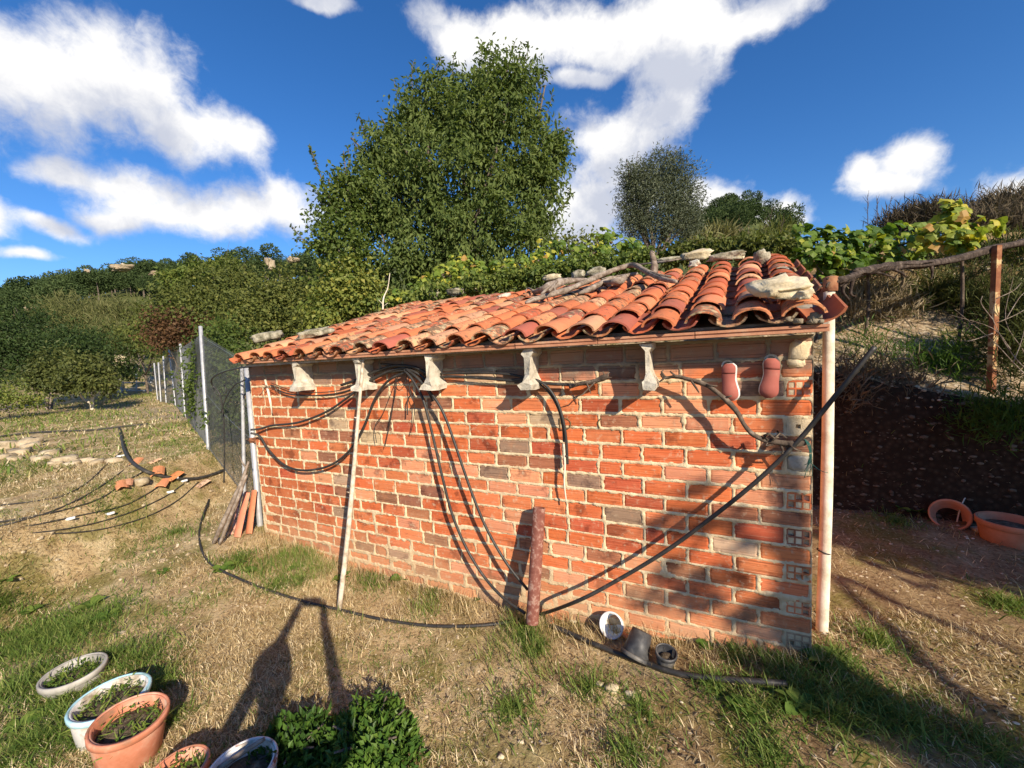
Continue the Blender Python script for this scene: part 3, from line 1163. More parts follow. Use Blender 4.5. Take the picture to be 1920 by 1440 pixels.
# ------------------------------------------------------------------ things fixed to or leaning on the shed
M_HOSE = pm('black_hose', [(.35, (.022, .021, .02)), (.6, (.040, .037, .033)), (.78, (.11, .095, .075))], 22, .5, .25, 60, .002, .4)
M_WOOD = pm('grey_dry_wood', [(.3, (.12, .09, .065)), (.5, (.24, .19, .145)), (.68, (.38, .325, .27))], 18, .9, .9, 50, .008, .15)
M_VINE = pm('dark_vine_bark', [(.3, (.045, .032, .025)), (.55, (.12, .09, .066)), (.75, (.26, .21, .16))], 22, .9, .9, 60, .006, .15)
M_PALE = pm('bleached_wood', [(.3, (.50, .41, .29)), (.5, (.68, .60, .46)), (.7, (.78, .72, .60))], 14, .85, .5, 60, .004, .2)
M_GALV = pm('galvanised_steel', [(.3, (.33, .335, .34)), (.6, (.46, .465, .47)), (.8, (.58, .58, .57))], 14, .5, .15, 60, .002, .5, .25)
M_RUST = pm('rust', [(.3, (.12, .045, .022)), (.5, (.24, .10, .05)), (.68, (.34, .17, .085))], 16, .9, .7, 80, .004, .2)
M_TERRA = pm('terracotta', [(.3, (.44, .17, .085)), (.55, (.55, .235, .125)), (.75, (.58, .33, .20))], 7, .8, .3, 50, .003, .2)
M_STONE = pm('pale_limestone', [(.3, (.40, .32, .19)), (.5, (.58, .49, .32)), (.7, (.68, .60, .43))], 9, .95, .9, 45, .01, .1)
M_MOSSY = pm('lichened_stone', [(.32, (.09, .085, .05)), (.5, (.30, .27, .19)), (.62, (.48, .44, .33)), (.72, (.40, .37, .16))], 16, .95, .9, 50, .01, .1)
M_WHITE = pm('white_plastic', [(.3, (.62, .61, .57)), (.6, (.76, .75, .72))], 6, .45, .1, 40, .002, .4)
M_BLACKP = pm('black_plastic', [(.35, (.022, .022, .023)), (.52, (.06, .06, .06)), (.66, (.17, .155, .13))], 9, .5, .2, 40, .002, .4)


def W(*pts):
    """points (px, py, y) on planes in front of the wall"""
    return [onY(a, b, c) for (a, b, c) in pts]


def hose(pts, r, label, group='black irrigation hoses', mat=None, name='irrigation_hose', cat='hose', n=7, sides=7, ties=()):
    path = catmull(pts, n)
    mb = MB()
    mb.tube(path, r, sides)
    c = path[len(path) // 2]
    o = mb.build(name, mat or M_HOSE, None, c)
    tag(o, label, cat, group)
    return o


# hoses hung on the wall
hose(W((508, 722, -.02), (535, 737, -.035), (585, 742, -.045), (640, 736, -.045), (690, 717, -.05), (730, 698, -.055), (770, 694, -.055)), .007,
     'thin black cable sagging from the peg at the left end of the brick wall', 'cables on the brick wall', n=8)
hose(W((508, 718, -.02), (545, 731, -.03), (590, 736, -.04), (640, 731, -.045), (688, 712, -.05), (735, 692, -.055)), .004,
     'thinner upper strand of the paired cable sagging near the left wall end', 'cables on the brick wall', n=8)
hose(W((470, 806, -.10), (488, 804, -.05), (510, 798, -.045), (560, 792, -.05), (612, 772, -.05), (652, 745, -.05), (690, 716, -.06), (735, 694, -.06), (772, 690, -.05)), .0105,
     'black hose running from the steel pole up to the bundle under the eave')
hose(W((470, 812, -.10), (487, 818, -.05), (505, 845, -.05), (535, 873, -.055), (572, 882, -.06), (618, 873, -.06), (655, 845, -.055), (682, 800, -.05), (703, 748, -.055), (728, 714, -.06), (765, 696, -.06)), .0105,
     'black hose hanging in the deepest loop on the left half of the wall')
hose(W((640, 722, -.045), (668, 712, -.05), (700, 698, -.06), (738, 686, -.065), (775, 688, -.065), (800, 700, -.05)), .012, 'thick black hose arching over the top of the bundle under the eave')
hose(W((715, 682, -.03), (745, 686, -.05), (775, 696, -.06), (797, 712, -.05), (806, 735, -.04)), .010, 'short black hose stub curling over the bundle beside the third beam end')
hose(W((758, 694, -.075), (766, 702, -.085), (779, 721, -.09), (793, 748, -.09), (806, 795, -.09), (818, 845, -.09), (828, 888, -.09), (845, 955, -.09), (863, 1003, -.09), (884, 1045, -.095), (912, 1087, -.11), (945, 1122, -.14), (985, 1150, -.17)), .0105,
     'left one of two black hoses falling from the bundle to the rusty pipe')
hose(W((762, 692, -.085), (782, 708, -.095), (806, 735, -.10), (824, 760, -.10), (838, 790, -.10), (853, 832, -.10), (872, 888, -.10), (890, 938, -.10), (911, 988, -.10), (936, 1034, -.10), (960, 1070, -.11), (990, 1106, -.12)), .0105,
     'right one of two black hoses falling from the bundle to the rusty pipe')
hose(W((775, 704, -.06), (792, 716, -.07), (806, 738, -.065), (812, 752, -.05)), .012, 'short black hose end beside the two long falling hoses')
hose(W((790, 712, -.035), (835, 706, -.04), (885, 708, -.05), (940, 712, -.05), (990, 716, -.05), (1040, 720, -.05), (1078, 722, -.04)), .0105,
     'black hose running level under the fourth beam end to the vine')
hose(W((795, 702, -.03), (850, 700, -.035), (905, 699, -.04), (955, 702, -.04), (985, 708, -.05)), .009, 'upper level black hose between the third and fourth beam ends')
hose(W((960, 712, -.05), (998, 711, -.065), (1022, 722, -.07), (1042, 748, -.07), (1055, 785, -.065), (1061, 820, -.06), (1063, 850, -.055), (1064, 870, -.05)), .0095,
     'black hose curving down from the fourth beam end to a pale stick')
hose(W((965, 718, -.045), (1004, 718, -.055), (1028, 735, -.06), (1046, 765, -.06), (1055, 800, -.055), (1057, 828, -.05)), .007,
     'thinner black hose curving down beside the one on the pale stick')
for k, (pts, lab) in enumerate([
        ([(748, 700), (738, 725), (718, 775), (703, 800), (706, 830)], 'loose black wire end hanging left of the bundle and bent at its tip'),
        ([(742, 706), (740, 740), (732, 790), (722, 836)], 'loose black wire end reaching lowest below the bundle'),
        ([(745, 706), (742, 735), (735, 770), (728, 800)], 'short loose black wire end in the middle below the bundle'),
        ([(766, 708), (769, 735), (777, 760), (775, 790), (770, 812)], 'loose black wire end hanging beside the two falling hoses'),
        ([(745, 715), (752, 722), (760, 716), (763, 703)], 'small black wire loop under the bundle of hoses')]):
    hose(W(*[(a, b, -.045 + .01 * math.sin(k + i)) for i, (a, b) in enumerate(pts)]), .0032, lab, 'loose wire ends under the hose bundle', name='wire_end', cat='wire', sides=5)
hose(W((769, 742, -.03), (764, 752, -.04), (764, 778, -.05)), .005, 'tiny black clip hanging from a nail between the wire ends', 'loose wire ends under the hose bundle', name='wire_clip', cat='clip')
# pale stick tied to the hose
mb = MB()
mb.tube(catmull(W((1057, 832, -.06), (1059, 870, -.06), (1058, 905, -.06), (1062, 942, -.05)), 6), [.0085, .0075, .006, .004], 7, wob=.15)
so = mb.build('tied_stick', M_PALE, None, onY(1059, 890, -.05))
tag(so, 'short pale stick tied upright to the hose in the middle of the wall', 'stick')
for (a, b_) in ((1062, 855), (1060, 828)):
    mb = MB()
    mb.lathe([(.014, -.004), (.015, 0), (.014, .004)], onY(a, b_, -.055), (.1, .2, 1), 10)
    mb.build('wire_tie', M_HOSE, so)
# long diagonal hose, in front of the wall and then over the ground
GND = lambda px, py, dz=.012: (lambda P: np.array([P[0], P[1], float(gz(P[0], P[1])) + dz]))(gnd_hit(px, py))


def gnd_hit(px, py):
    """where the sight line through a picture point meets the terrain"""
    d = ray(px, py)
    t, last = .3, .3
    while t < 60:
        P = CAM + d * t
        if P[2] < gz(P[0], P[1]):
            for _ in range(18):
                mid_ = (t + last) / 2
                P = CAM + d * mid_
                if P[2] < gz(P[0], P[1]):
                    t = mid_
                else:
                    last = mid_
            return CAM + d * t
        last = t
        t *= 1.03
    return CAM + d * 60


LONG = W((1640, 650, -.14), (1600, 700, -.14), (1545, 768, -.13), (1495, 828, -.12), (1430, 892, -.12), (1350, 958, -.13), (1250, 1032, -.15), (1150, 1092, -.19), (1080, 1128, -.235))
LONG += [GND(*p) for p in ((1010, 1156), (950, 1170), (880, 1177), (800, 1176), (720, 1165), (645, 1148), (570, 1130), (505, 1110), (445, 1086), (396, 1060), (376, 1025), (376, 985), (392, 938))]
hose(LONG, [.012, .012, .011, .0105], 'long black hose slanting down across the brick wall and over the grass', n=7)
hose([GND(*p, .03) for p in ((1040, 1183), (1075, 1198), (1120, 1218), (1165, 1236), (1210, 1252), (1250, 1266), (1290, 1276), (1350, 1283), (1420, 1288), (1475, 1292))], .016,
     'thick flattened black hose lying past the discarded flower pots', n=6)
M_STICK = pm('weathered_stick', [(.3, (.28, .21, .14)), (.46, (.50, .41, .30)), (.62, (.66, .58, .46))], 20, .9, .8, 60, .005, .15)
# weathered white stick
mb = MB()
a = GND(636, 1146)
path = [a + (onY(687, 640, -.10) - a) * t + np.array([.012 * math.sin(5 * t), 0, 0]) for t in np.linspace(0, 1, 14)]
mb.tube(path, [.020, .018, .017, .013, .010], 8, wob=.22)
for t, s in ((.3, 1), (.42, -1), (.55, 1), (.7, -1)):
    p = a + (path[-1] - a) * t
    mb.tube([p, p + np.array([.02 * s, -.018, .012])], [.008, .003], 5)
tag(mb.build('leaning_stick', M_STICK, None, a), 'tall whitish peeled stick leaning against the left half of the wall', 'stick')
# short stick and twigs hung at the left wall end
mb = MB()
mb.tube(W((497, 712, -.03), (503, 735, -.035), (507, 755, -.035), (510, 775, -.03)), [.010, .012, .011, .005], 6, wob=.3)
so = mb.build('hanging_stick', M_PALE, None, onY(503, 740, -.03))
tag(so, 'short pale split stick hanging near the left end of the brick wall', 'stick')
mb = MB()
for q in (((495, 728), (512, 722), (520, 735)), ((500, 722), (490, 738), (486, 742)), ((492, 720), (515, 732), (525, 728))):
    mb.tube(W(*[(x, y, -.05) for x, y in q]), .003, 5)
mb.build('twig', M_VINE, so)
# rusty pipe
pb, pt = onZ(997, 1150, -.15), None
tpt = onY(1011, 952, -.075)
pb = onY(999, 1150, -.225)
ax = nrm(tpt - pb)
Lp = np.linalg.norm(tpt - pb)
mb = MB()
mb.lathe([(.042, -.06), (.0425, Lp), (.037, Lp + .001), (.036, Lp - .12), (.0, Lp - .121)], pb, ax, 22, .012)
M_PIPE = pm('rusty_painted_pipe', [(.35, (.15, .050, .034)), (.52, (.20, .075, .052)), (.62, (.34, .21, .16)), (.72, (.17, .06, .04))], 30, .75, .5, 90, .003, .25)
tag(mb.build('rusty_pipe', M_PIPE, None, pb), 'thick rusty red-brown pipe standing against the foot of the wall', 'pipe')
# dry vine cane on the right half of the wall
vc = W((1068, 726, -.06), (1085, 720, -.07), (1110, 716, -.08), (1132, 708, -.09), (1140, 705, -.08))
mb = MB()
mb.tube(catmull(vc, 5), [.012, .013, .014, .018, .016], 8, wob=.35)
for q in (((1080, 722), (1074, 708)), ((1100, 718), (1108, 738)), ((1120, 712), (1092, 740), (1075, 745)), ((1135, 706), (1143, 698)), ((1136, 708), (1147, 708)), ((1134, 704), (1130, 696))):
    mb.tube(W(*[(x, y, -.09) for x, y in q]), [.006, .003], 5)
tag(mb.build('vine_cane', M_VINE, None, vc[2]), 'short dark knotty vine cane on the hose between the two right beam ends', 'vine cane')
vc = W((1240, 700, -.06), (1247, 708, -.07), (1268, 706, -.085), (1295, 712, -.095), (1325, 722, -.10), (1352, 742, -.11), (1378, 768, -.11), (1396, 798, -.11), (1412, 815, -.11), (1430, 824, -.11), (1455, 829, -.11), (1480, 832, -.11), (1505, 830, -.11), (1518, 822, -.10))
mb = MB()
mb.tube(catmull(vc, 6), [.010, .011, .012, .013, .012, .013, .016, .017, .013], 8, wob=.4)
for q in (((1295, 712), (1306, 728), (1311, 736)), ((1268, 706), (1256, 696)), ((1247, 708), (1240, 697), (1244, 694)), ((1250, 706), (1236, 716)), ((1430, 823), (1440, 812), (1452, 822), (1460, 820)),
          ((1440, 825), (1432, 816), (1445, 812)), ((1462, 830), (1468, 845), (1466, 850), (1478, 852)), ((1470, 832), (1478, 845)), ((1440, 828), (1436, 836), (1450, 834)), ((1362, 745), (1372, 742)),
          ((1385, 778), (1392, 779)), ((1480, 833), (1490, 842), (1502, 846)), ((1325, 722), (1345, 724)), ((1448, 826), (1462, 812), (1456, 808), (1475, 822))):
    mb.tube(W(*[(x, y, -.115 + RND.uniform(-.02, .01)) for x, y in q]), [.007, .004], 5, wob=.3)
tag(mb.build('vine_cane', M_VINE, None, vc[6]), 'long bent grey vine cane drooping across the upper right of the wall', 'vine cane')
# dry rope-like root that hangs against the wall beneath the cane
M_STRING = pm('green_string', [(.3, (.03, .10, .08)), (.6, (.06, .20, .15)), (.8, (.12, .28, .22))], 30, .8)
mb = MB()
for k in range(9):
    s = W((1508 + k, 822 + k, -.12), (1514 + 2 * (k % 4), 835, -.13), (1518 + 2 * (k % 3), 850, -.12), (1514 + 3 * (k % 4), 868 + k, -.11), (1508 + 5 * (k % 4), 872 + 3 * k, -.10))
    mb.tube(catmull(s, 3), .0016, 4)
mb.tube(catmull(W((1520, 868, -.12), (1535, 880, -.11), (1545, 885, -.08), (1552, 886, .05)), 4), .0015, 4)
tag(mb.build('green_twine', M_STRING, None, onY(1514, 845, -.12)), 'frayed green twine tied where hose and vine meet at the wall corner', 'twine')


# shoes hung by the heel with their soles outward
def shoe(px0, py0, px1, py1, w_px, label, mirror, grey):
    P0, P1 = onY(px0, py0, -.075), onY(px1, py1, -.075)
    L = np.linalg.norm(P1 - P0)
    down = (P1 - P0) / L
    side = np.cross(down, np.array([0, 1.0, 0])); side /= np.linalg.norm(side)
    back = np.cross(side, down)
    if back[1] < 0:
        back = -back
    hw = w_px / FOC * depth(P0) / 2
    ts = np.sort(np.concatenate([np.linspace(0, 1, 15), [.262, .278]]))
    half = np.interp(ts, [0, .04, .12, .3, .45, .6, .75, .88, .96, 1], [.40, .70, .82, .80, .77, .84, .97, .94, .70, .28]) * hw
    bend = np.interp(ts, [0, .4, .7, 1], [.10, -.05, .10, .12]) * hw * mirror
    root = thing('shoe', label, 'shoe', P0)

    def slab(y0, y1, grow, name, mat_, t0=0, t1=1):
        mb_ = MB(); mb_.smooth = True
        vs_, ring = [], []
        sh = hw * .22 * (1 - grey) if name == 'upper' else 0.0
        sel = [i for i, t in enumerate(ts) if t0 <= t <= t1]
        for yy, g in ((y0, grow * .96), ((y0 + y1) / 2, grow), (y1, grow * .94)):
            for i in sel:
                vs_.append(P0 + down * L * ts[i] + side * (bend[i] + sh + half[i] * g) + back * yy)
            for i in sel[::-1]:
                vs_.append(P0 + down * L * ts[i] + side * (bend[i] + sh - half[i] * g) + back * yy)
        n = 2 * len(sel)
        fs_ = []
        for k in range(2):
            for i in range(n):
                a_, b2 = k * n + i, k * n + (i + 1) % n
                fs_.append((a_, b2, b2 + n, a_ + n))
        for i in range(len(sel) - 1):
            fs_.append((i, n - 1 - i, n - 2 - i, i + 1))
            fs_.append((2 * n + i, 2 * n + i + 1, 2 * n + n - 2 - i, 2 * n + n - 1 - i))
        mb_.add(vs_, fs_)
        return mb_.build(name, mat_, root)
    M_SOLE = MATS.get('red_rubber_sole') or pm('red_rubber_sole', [(.3, (.30, .085, .065)), (.6, (.37, .115, .085)), (.8, (.42, .19, .14))], 9, .75, .4, 120, .002, .2)
    M_UP = MATS.get('shoe_upper') or pm('shoe_upper', [(.3, (.48, .46, .42)), (.6, (.66, .64, .60))], 12, .8, .3, 90, .002, .2)
    slab(0, .010, 1.0, 'sole', M_SOLE, .277, 1)
    slab(-.003, .010, 1.0, 'heel', M_SOLE, 0, .263)
    slab(.005, .012, .98, 'welt', M_DARK)
    slab(.0125, .06, 1.0, 'upper', M_UP)
    mb_ = MB()
    mb_.lathe([(hw * .75, 0), (hw * .72, .018), (hw * .5, .02)], P0 + down * .012 + back * .045, back, 14)
    mb_.build('collar', M_UP, root)


shoe(1365, 682, 1368, 752, 29, 'left one of two worn shoes hung soles outward, white upper showing beside the sole', 1, 0)
shoe(1449, 672, 1443, 747, 33, 'right one of two worn shoes hung soles outward, wider sole nearest the wall corner', -1, 1)

# a smudged letter D, and part of another round stroke, burnt on a brick
M_MARK = pm('burnt_mark', [(.3, (.10, .075, .035)), (.6, (.20, .13, .06)), (.75, (.34, .15, .07))], 30, .9, .3)
for nm, stroke in (('painted_letter', [[(1050, 784), (1050, 805)], [(1050, 784), (1062, 785), (1070, 793), (1066, 803), (1051, 806)]]), ('painted_mark', [[(1128, 784), (1121, 792), (1124, 803)]])):
    mb = MB()
    for st_ in stroke:
        mb.tube(catmull([onY(a, b_, -.0045) for a, b_ in st_], 5), .0042, 6)
    mb.build(nm, M_MARK, front)
# ------------------------------------------------------------------ poles at the wall ends
b0, t0 = onZ(488, 988, -.02), None
D0 = depth(b0) - .02
t0 = atD(463, 688, D0)
root = thing('steel_pole', 'galvanised round steel pole with rusty clamp at the left wall end', 'pole', b0)
mb = MB()
mb.lathe([(.029, -.05), (.029, np.linalg.norm(t0 - b0)), (.0, np.linalg.norm(t0 - b0) + .002)], b0, nrm(t0 - b0), 16)
mb.build('tube', M_GALV, root)
cl = b0 + (t0 - b0) * .545
mb = MB()
mb.lathe([(.031, -.028), (.037, -.026), (.037, .026), (.031, .028)], cl, nrm(t0 - b0), 16, .05)
mb.box(cl + np.array([.03, -.03, -.02]), cl + np.array([.075, .01, .02]))
mb.tube([cl + np.array([-.05, -.03, .0]), cl + np.array([.07, -.035, .0])], .009, 7)
mb.build('clamp', M_RUST, root)
D1 = D0 + .22
b1, t1 = atD(459, 965, D1), atD(454, 690, D1)
mb = MB()
mb.lathe([(.019, -.3), (.019, np.linalg.norm(t1 - b1))], b1, nrm(t1 - b1), 12)
tag(mb.build('steel_pole', M_GALV, None, b1), 'thinner dull steel pole just behind the clamped pole', 'pole')

b2 = np.array([.092, .215, -.1]); t2 = atD(1557, 535, 2.27)
root = thing('wooden_pole', 'tall whitish wooden pole beside the right corner of the shed', 'pole', b2)
mb = MB()
pp = [b2 + (t2 - b2) * t + np.array([.006 * math.sin(4 * t), .004 * math.cos(5 * t), 0]) for t in np.linspace(0, 1, 16)]
mb.tube(pp, [.031, .030, .030, .029, .028], 12, wob=.06)
mb.build('pole_shaft', M_PALE, root)
mb = MB()
up_ = nrm(t2 - b2)
mb.lathe([(.033, -.035), (.035, -.03), (.035, .045), (.03, .047), (.0, .044)], t2, up_, 14, .04)
mb.build('rusty_cap', M_RUST, root)
mb = MB()
q = b2 + (t2 - b2) * .28
mb.lathe([(.0335, -.004), (.0355, 0), (.0335, .004)], q, nrm(up_ + np.array([.25, .1, 0])), 14)
mb.build('wire_tie', M_HOSE, root)

# angle-iron post on the upper terrace
pb = gnd_hit(1858, 735)
pt_ = atD(1858, 466, depth(pb))
root = thing('iron_post', 'rusty square iron post with flaking yellow paint on the upper terrace', 'post', pb)
M_FLAKE = pm('flaking_yellow_paint', [(.40, (.20, .075, .035)), (.54, (.28, .12, .055)), (.58, (.50, .35, .17)), (.7, (.58, .45, .24))], 7, .8, .4, 60, .003, .2)
mb = MB(); mb.smooth = False
h = pt_[2] - pb[2]
pw = 5.5 * depth(pb) / FOC
mb.box(pb + np.array([-pw * .8, -pw * .8, -.2]), pb + np.array([pw * .8, pw * .8, h]), rot=Matrix.Rotation(.45, 3, 'Z'))
mb.build('post_shaft', M_FLAKE, root)
mb = MB(); mb.smooth = False
pw *= .82
mb.box(pb + np.array([-pw, -pw, h - .10]), pb + np.array([pw, pw, h + .004]), rot=Matrix.Rotation(.45, 3, 'Z'))
mb.build('rust_sleeve', M_RUST, root)
M_OLDVINE = pm('old_vine_bark', [(.3, (.022, .016, .013)), (.5, (.060, .044, .034)), (.66, (.13, .10, .078)), (.78, (.27, .23, .19))], 26, .9, 1.0, 60, .008, .15)
# thick vine arm from the wooden pole over the iron post
va = [atD(1572, 527, 2.33), atD(1590, 522, 2.4), atD(1625, 508, 2.6), atD(1680, 499, 2.95), atD(1740, 495, 3.3), atD(1800, 484, 3.65), atD(1858, 468, 3.95), atD(1920, 455, 4.2), atD(2010, 435, 4.5)]
root = thing('old_grapevine', 'gnarled dark vine arm stretched from the wooden pole over the iron post', 'vine', va[0])
mb = MB()
mb.tube(catmull(va, 7), [.019, .022, .023, .026, .029, .034, .038, .038], 12, wob=.7)
C_ = catmull(va, 7)
for q in range(16):
    i0 = RND.randrange(0, len(C_) - 8); i1 = min(len(C_) - 1, i0 + RND.randrange(6, 22))
    seg = C_[i0:i1:2]
    off = nrm(RS.normal(size=3)) * RND.uniform(.016, .028)
    mb.tube(catmull(seg + off + RS.normal(size=seg.shape) * .006, 3), [.004, .009, .003], 5, wob=.6)
mb.build('bark', M_OLDVINE, root)
for q, D in ((((1590, 522), (1580, 545), (1592, 562)), 2.42), (((1600, 518), (1595, 550), (1605, 556)), 2.5), (((1625, 508), (1650, 512), (1680, 522)), 2.7), (((1745, 494), (1748, 515), (1744, 525)), 3.3),
             (((1570, 528), (1555, 530), (1549, 540)), 2.25), (((1572, 524), (1560, 518), (1550, 524)), 2.25), (((1660, 500), (1690, 512), (1700, 520)), 2.9)):
    mb = MB()
    mb.tube(catmull([atD(x, y, D) for x, y in q], 4), [.014, .008, .004], 6, wob=.4)
    mb.build('spur', M_OLDVINE, root)

# ------------------------------------------------------------------ stones and old wood on the roof


def on_roof(px, py, lift=.05):
    d = ray(px, py)
    lo_, hi_ = .5, 9.0
    t = lo_
    while t < hi_:
        P = CAM + d * t
        if P[1] > EY and P[2] < roof_z(P[0], P[1]) + lift:
            return P
        t += .01
    return CAM + d * 5.4


RT = Matrix(BASE_R)


def roof_stone(px, py, r, label, seed, mat_=None, rot=0.0, lift=.07, pitch=0.0, group='stones weighing down the roof', rough=.38, name='roof_stone', sub=3):
    P = on_roof(px, py, lift)
    mb_ = MB()
    mb_.rock(P, r, seed, sub, rough, rot, RT @ Matrix.Rotation(pitch, 3, 'X'))
    tag(mb_.build(name, mat_ or M_STONE, None, P), label, 'stone', group)


roof_stone(1464, 538, (.105, .135, .032), 'big flat pale yellow slab lying across the two right tile columns', 5, rot=.2, lift=.115, pitch=.12)
roof_stone(1508, 552, (.03, .03, .02), 'small pale stone against the right end of the big yellow slab', 6, lift=.095)
roof_stone(1306, 478, (.15, .06, .05), 'rounded pale block on the ridge, above the third tile column from the right', 8, lift=.09)
roof_stone(1362, 480, (.15, .05, .04), 'grey flat stone on the ridge right of the pale block', 10, M_MOSSY, lift=.08)
roof_stone(1428, 482, (.05, .05, .06), 'grey lump on the ridge between the two right tile columns', 12, M_MOSSY, lift=.06)
roof_stone(1386, 480, (.04, .04, .035), 'small pinkish stone on the ridge in the second gutter', 14, lift=.05)
roof_stone(1302, 494, (.05, .07, .03), 'white mortar lump in the gutter below the ridge block', 15, M_CONCRETE, lift=.05)
roof_stone(502, 631, (.17, .06, .045), 'long grey stone at the left verge of the roof', 16, M_MOSSY, rot=.5, lift=.09)
roof_stone(586, 625, (.16, .07, .035), 'dark lichened stone on the lower left tiles', 17, M_MOSSY, rot=.4, lift=.09)
roof_stone(856, 547, (.14, .08, .05), 'dark lichened stone at the upper left edge of the ridge', 18, M_MOSSY, lift=.07)
roof_stone(815, 552, (.1, .07, .06), 'dark stone farthest left on the ridge', 21, M_MOSSY, lift=.06)
roof_stone(895, 541, (.06, .05, .04), 'small whitish stone on the ridge left of the old wood', 19, lift=.06)
roof_stone(977, 527, (.1, .06, .05), 'grey twin-humped stone on the ridge behind the old wood', 20, M_MOSSY, lift=.06)
roof_stone(948, 532, (.09, .05, .035), 'mossy flat stone on the ridge left of the twin-humped one', 25, M_MOSSY, lift=.05)
roof_stone(1035, 520, (.13, .06, .04), 'pale yellowish slab on the ridge behind the gnarled root', 22, lift=.08)
roof_stone(1085, 514, (.09, .06, .05), 'broken tile piece on the ridge above the middle of the old wood', 23, M_MOSSY, lift=.08)
roof_stone(1118, 510, (.12, .06, .05), 'brownish ridge stone left of the upright stump', 24, M_MOSSY, lift=.09)
roof_stone(1252, 486, (.16, .05, .025), 'flat grey slab on the ridge left of the pale block', 28, M_MOSSY, lift=.06)
roof_stone(945, 556, (.05, .09, .03), 'pale slipped stone between tiles left of the old wood', 26, M_CONCRETE, lift=.05)




def roof_wood(pts, r, label, wob=.45, extra=(), name='old_vine_wood'):
    r = [x * .68 for x in r]
    extra = [(e, [x * .65 for x in q]) for e, q in extra]
    P = [on_roof(a, b_, l) for a, b_, l in pts]
    mb_ = MB()
    mb_.tube(catmull(P, 6), r, 9, wob=wob)
    for e, rr in extra:
        mb_.tube(catmull([on_roof(a, b_, l) for a, b_, l in e], 4), rr, 7, wob=.5)
    C_ = catmull(P, 6)
    for q in range(6):
        i0 = RND.randrange(0, len(C_) // 2); i1 = RND.randrange(i0 + 4, len(C_))
        rr_ = (max(r) if not np.isscalar(r) else r) * .8
        off = RS.normal(size=3); off[2] = abs(off[2]); off = nrm(off) * rr_
        seg = C_[i0:i1:3]
        if len(seg) > 2:
            mb_.tube(catmull(seg + off + RS.normal(size=seg.shape) * rr_ * .25, 3), [rr_ * .18, rr_ * .3, rr_ * .1], 5, wob=.5)
    tag(mb_.build(name, M_WOOD, None, P[len(P) // 2]), label, 'driftwood', 'old vine wood on the roof')


roof_wood([(985, 568, .07), (1020, 556, .09), (1060, 545, .1), (1095, 530, .12), (1130, 514, .14), (1165, 502, .15), (1188, 497, .16), (1210, 508, .14), (1240, 522, .11), (1268, 528, .09)],
          [.02, .035, .04, .04, .038, .04, .042, .035, .03, .02], 'longest grey vine trunk lying crooked across the middle of the roof',
          extra=[([(1205, 506, .13), (1230, 515, .12), (1258, 519, .10)], [.03, .02, .015])])
roof_wood([(1000, 548, .08), (1025, 540, .12), (1050, 530, .13), (1075, 526, .11), (1108, 524, .09)], [.03, .06, .055, .035, .02], 'gnarled pale root lump with curled fibres left of the vine trunk', wob=.7,
          extra=[([(1015, 552, .1), (1035, 535, .16), (1042, 548, .1)], [.02, .02, .01]), ([(1030, 545, .14), (1050, 522, .16), (1060, 530, .1)], [.02, .018, .01]), ([(1000, 545, .08), (990, 540, .08), (985, 546, .06)], [.02, .012, .01])])
roof_wood([(1085, 550, .07), (1110, 540, .09), (1135, 528, .1), (1160, 520, .1), (1195, 512, .09)], [.02, .04, .045, .04, .02], 'shorter frayed vine branch lying below the long crooked trunk', wob=.7,
          extra=[([(1130, 530, .1), (1160, 527, .12), (1172, 520, .1)], [.03, .05, .04])])
P = on_roof(1226, 512, .06)
mb = MB()
mb.tube(catmull([P, P + np.array([.01, -.02, .10]), P + np.array([-.01, -.02, .19]), P + np.array([.0, -.02, .21])], 5), [.034, .030, .026, .022], 9, wob=.6)
tag(mb.build('vine_stump', M_WOOD, None, P), 'short upright dark stump on the ridge beside the crooked trunk', 'driftwood', 'old vine wood on the roof')
roof_wood([(1150, 505, .05), (1200, 496, .06), (1250, 490, .06), (1285, 484, .06)], [.012, .016, .016, .01], 'thin grey branch lying along the ridge behind the stump', wob=.3)
P = atD(722, 578, 5.9)
mb = MB()
mb.tube(catmull([atD(718, 590, 5.9), atD(719, 560, 5.9), atD(727, 540, 5.9), atD(731, 512, 5.9)], 5), [.013, .011, .008, .004], 6, wob=.3)
mb.tube([atD(719, 572, 5.9), atD(710, 562, 5.88)], [.006, .003], 5)
mb.tube([atD(720, 574, 5.9), atD(727, 568, 5.88)], [.006, .003], 5)
tag(mb.build('dry_twig', M_PALE, None, P), 'bare pale twig standing up behind the left part of the ridge', 'twig')
# ------------------------------------------------------------------ vegetation


def leaf_geo(P, A, Nn, L, Wd, rnd, fold=.22, droop=.12):
    """pointed leaves of two folded halves; P base points, A long axis, Nn upper side"""
    n = len(P)
    A = nrm(A)
    S = nrm(np.cross(A, Nn))
    Nn = np.cross(S, A)
    L = np.broadcast_to(L, (n,))[:, None]
    Wd = np.broadcast_to(Wd, (n,))[:, None]
    tip = P + A * L - Nn * L * droop
    mid = P + A * L * .48
    V = np.stack([P, mid + S * Wd * .5 + Nn * Wd * fold, tip, mid - S * Wd * .5 + Nn * Wd * fold], 1).reshape(-1, 3)
    b = (np.arange(n) * 4)[:, None]
    F = np.concatenate([b + np.array([0, 1, 2]), b + np.array([0, 2, 3])], 1).reshape(-1, 3)
    return V, F, np.repeat(rnd, 2)


def join_geo(parts):
    Vs, Fs, Rs, o = [], [], [], 0
    for V, F, R in parts:
        Vs.append(V); Fs.append(F + o); Rs.append(R); o += len(V)
    return np.concatenate(Vs), np.concatenate(Fs), np.concatenate(Rs)


def sphere_pts(n):
    v = RS.normal(size=(n, 3))
    return nrm(v)


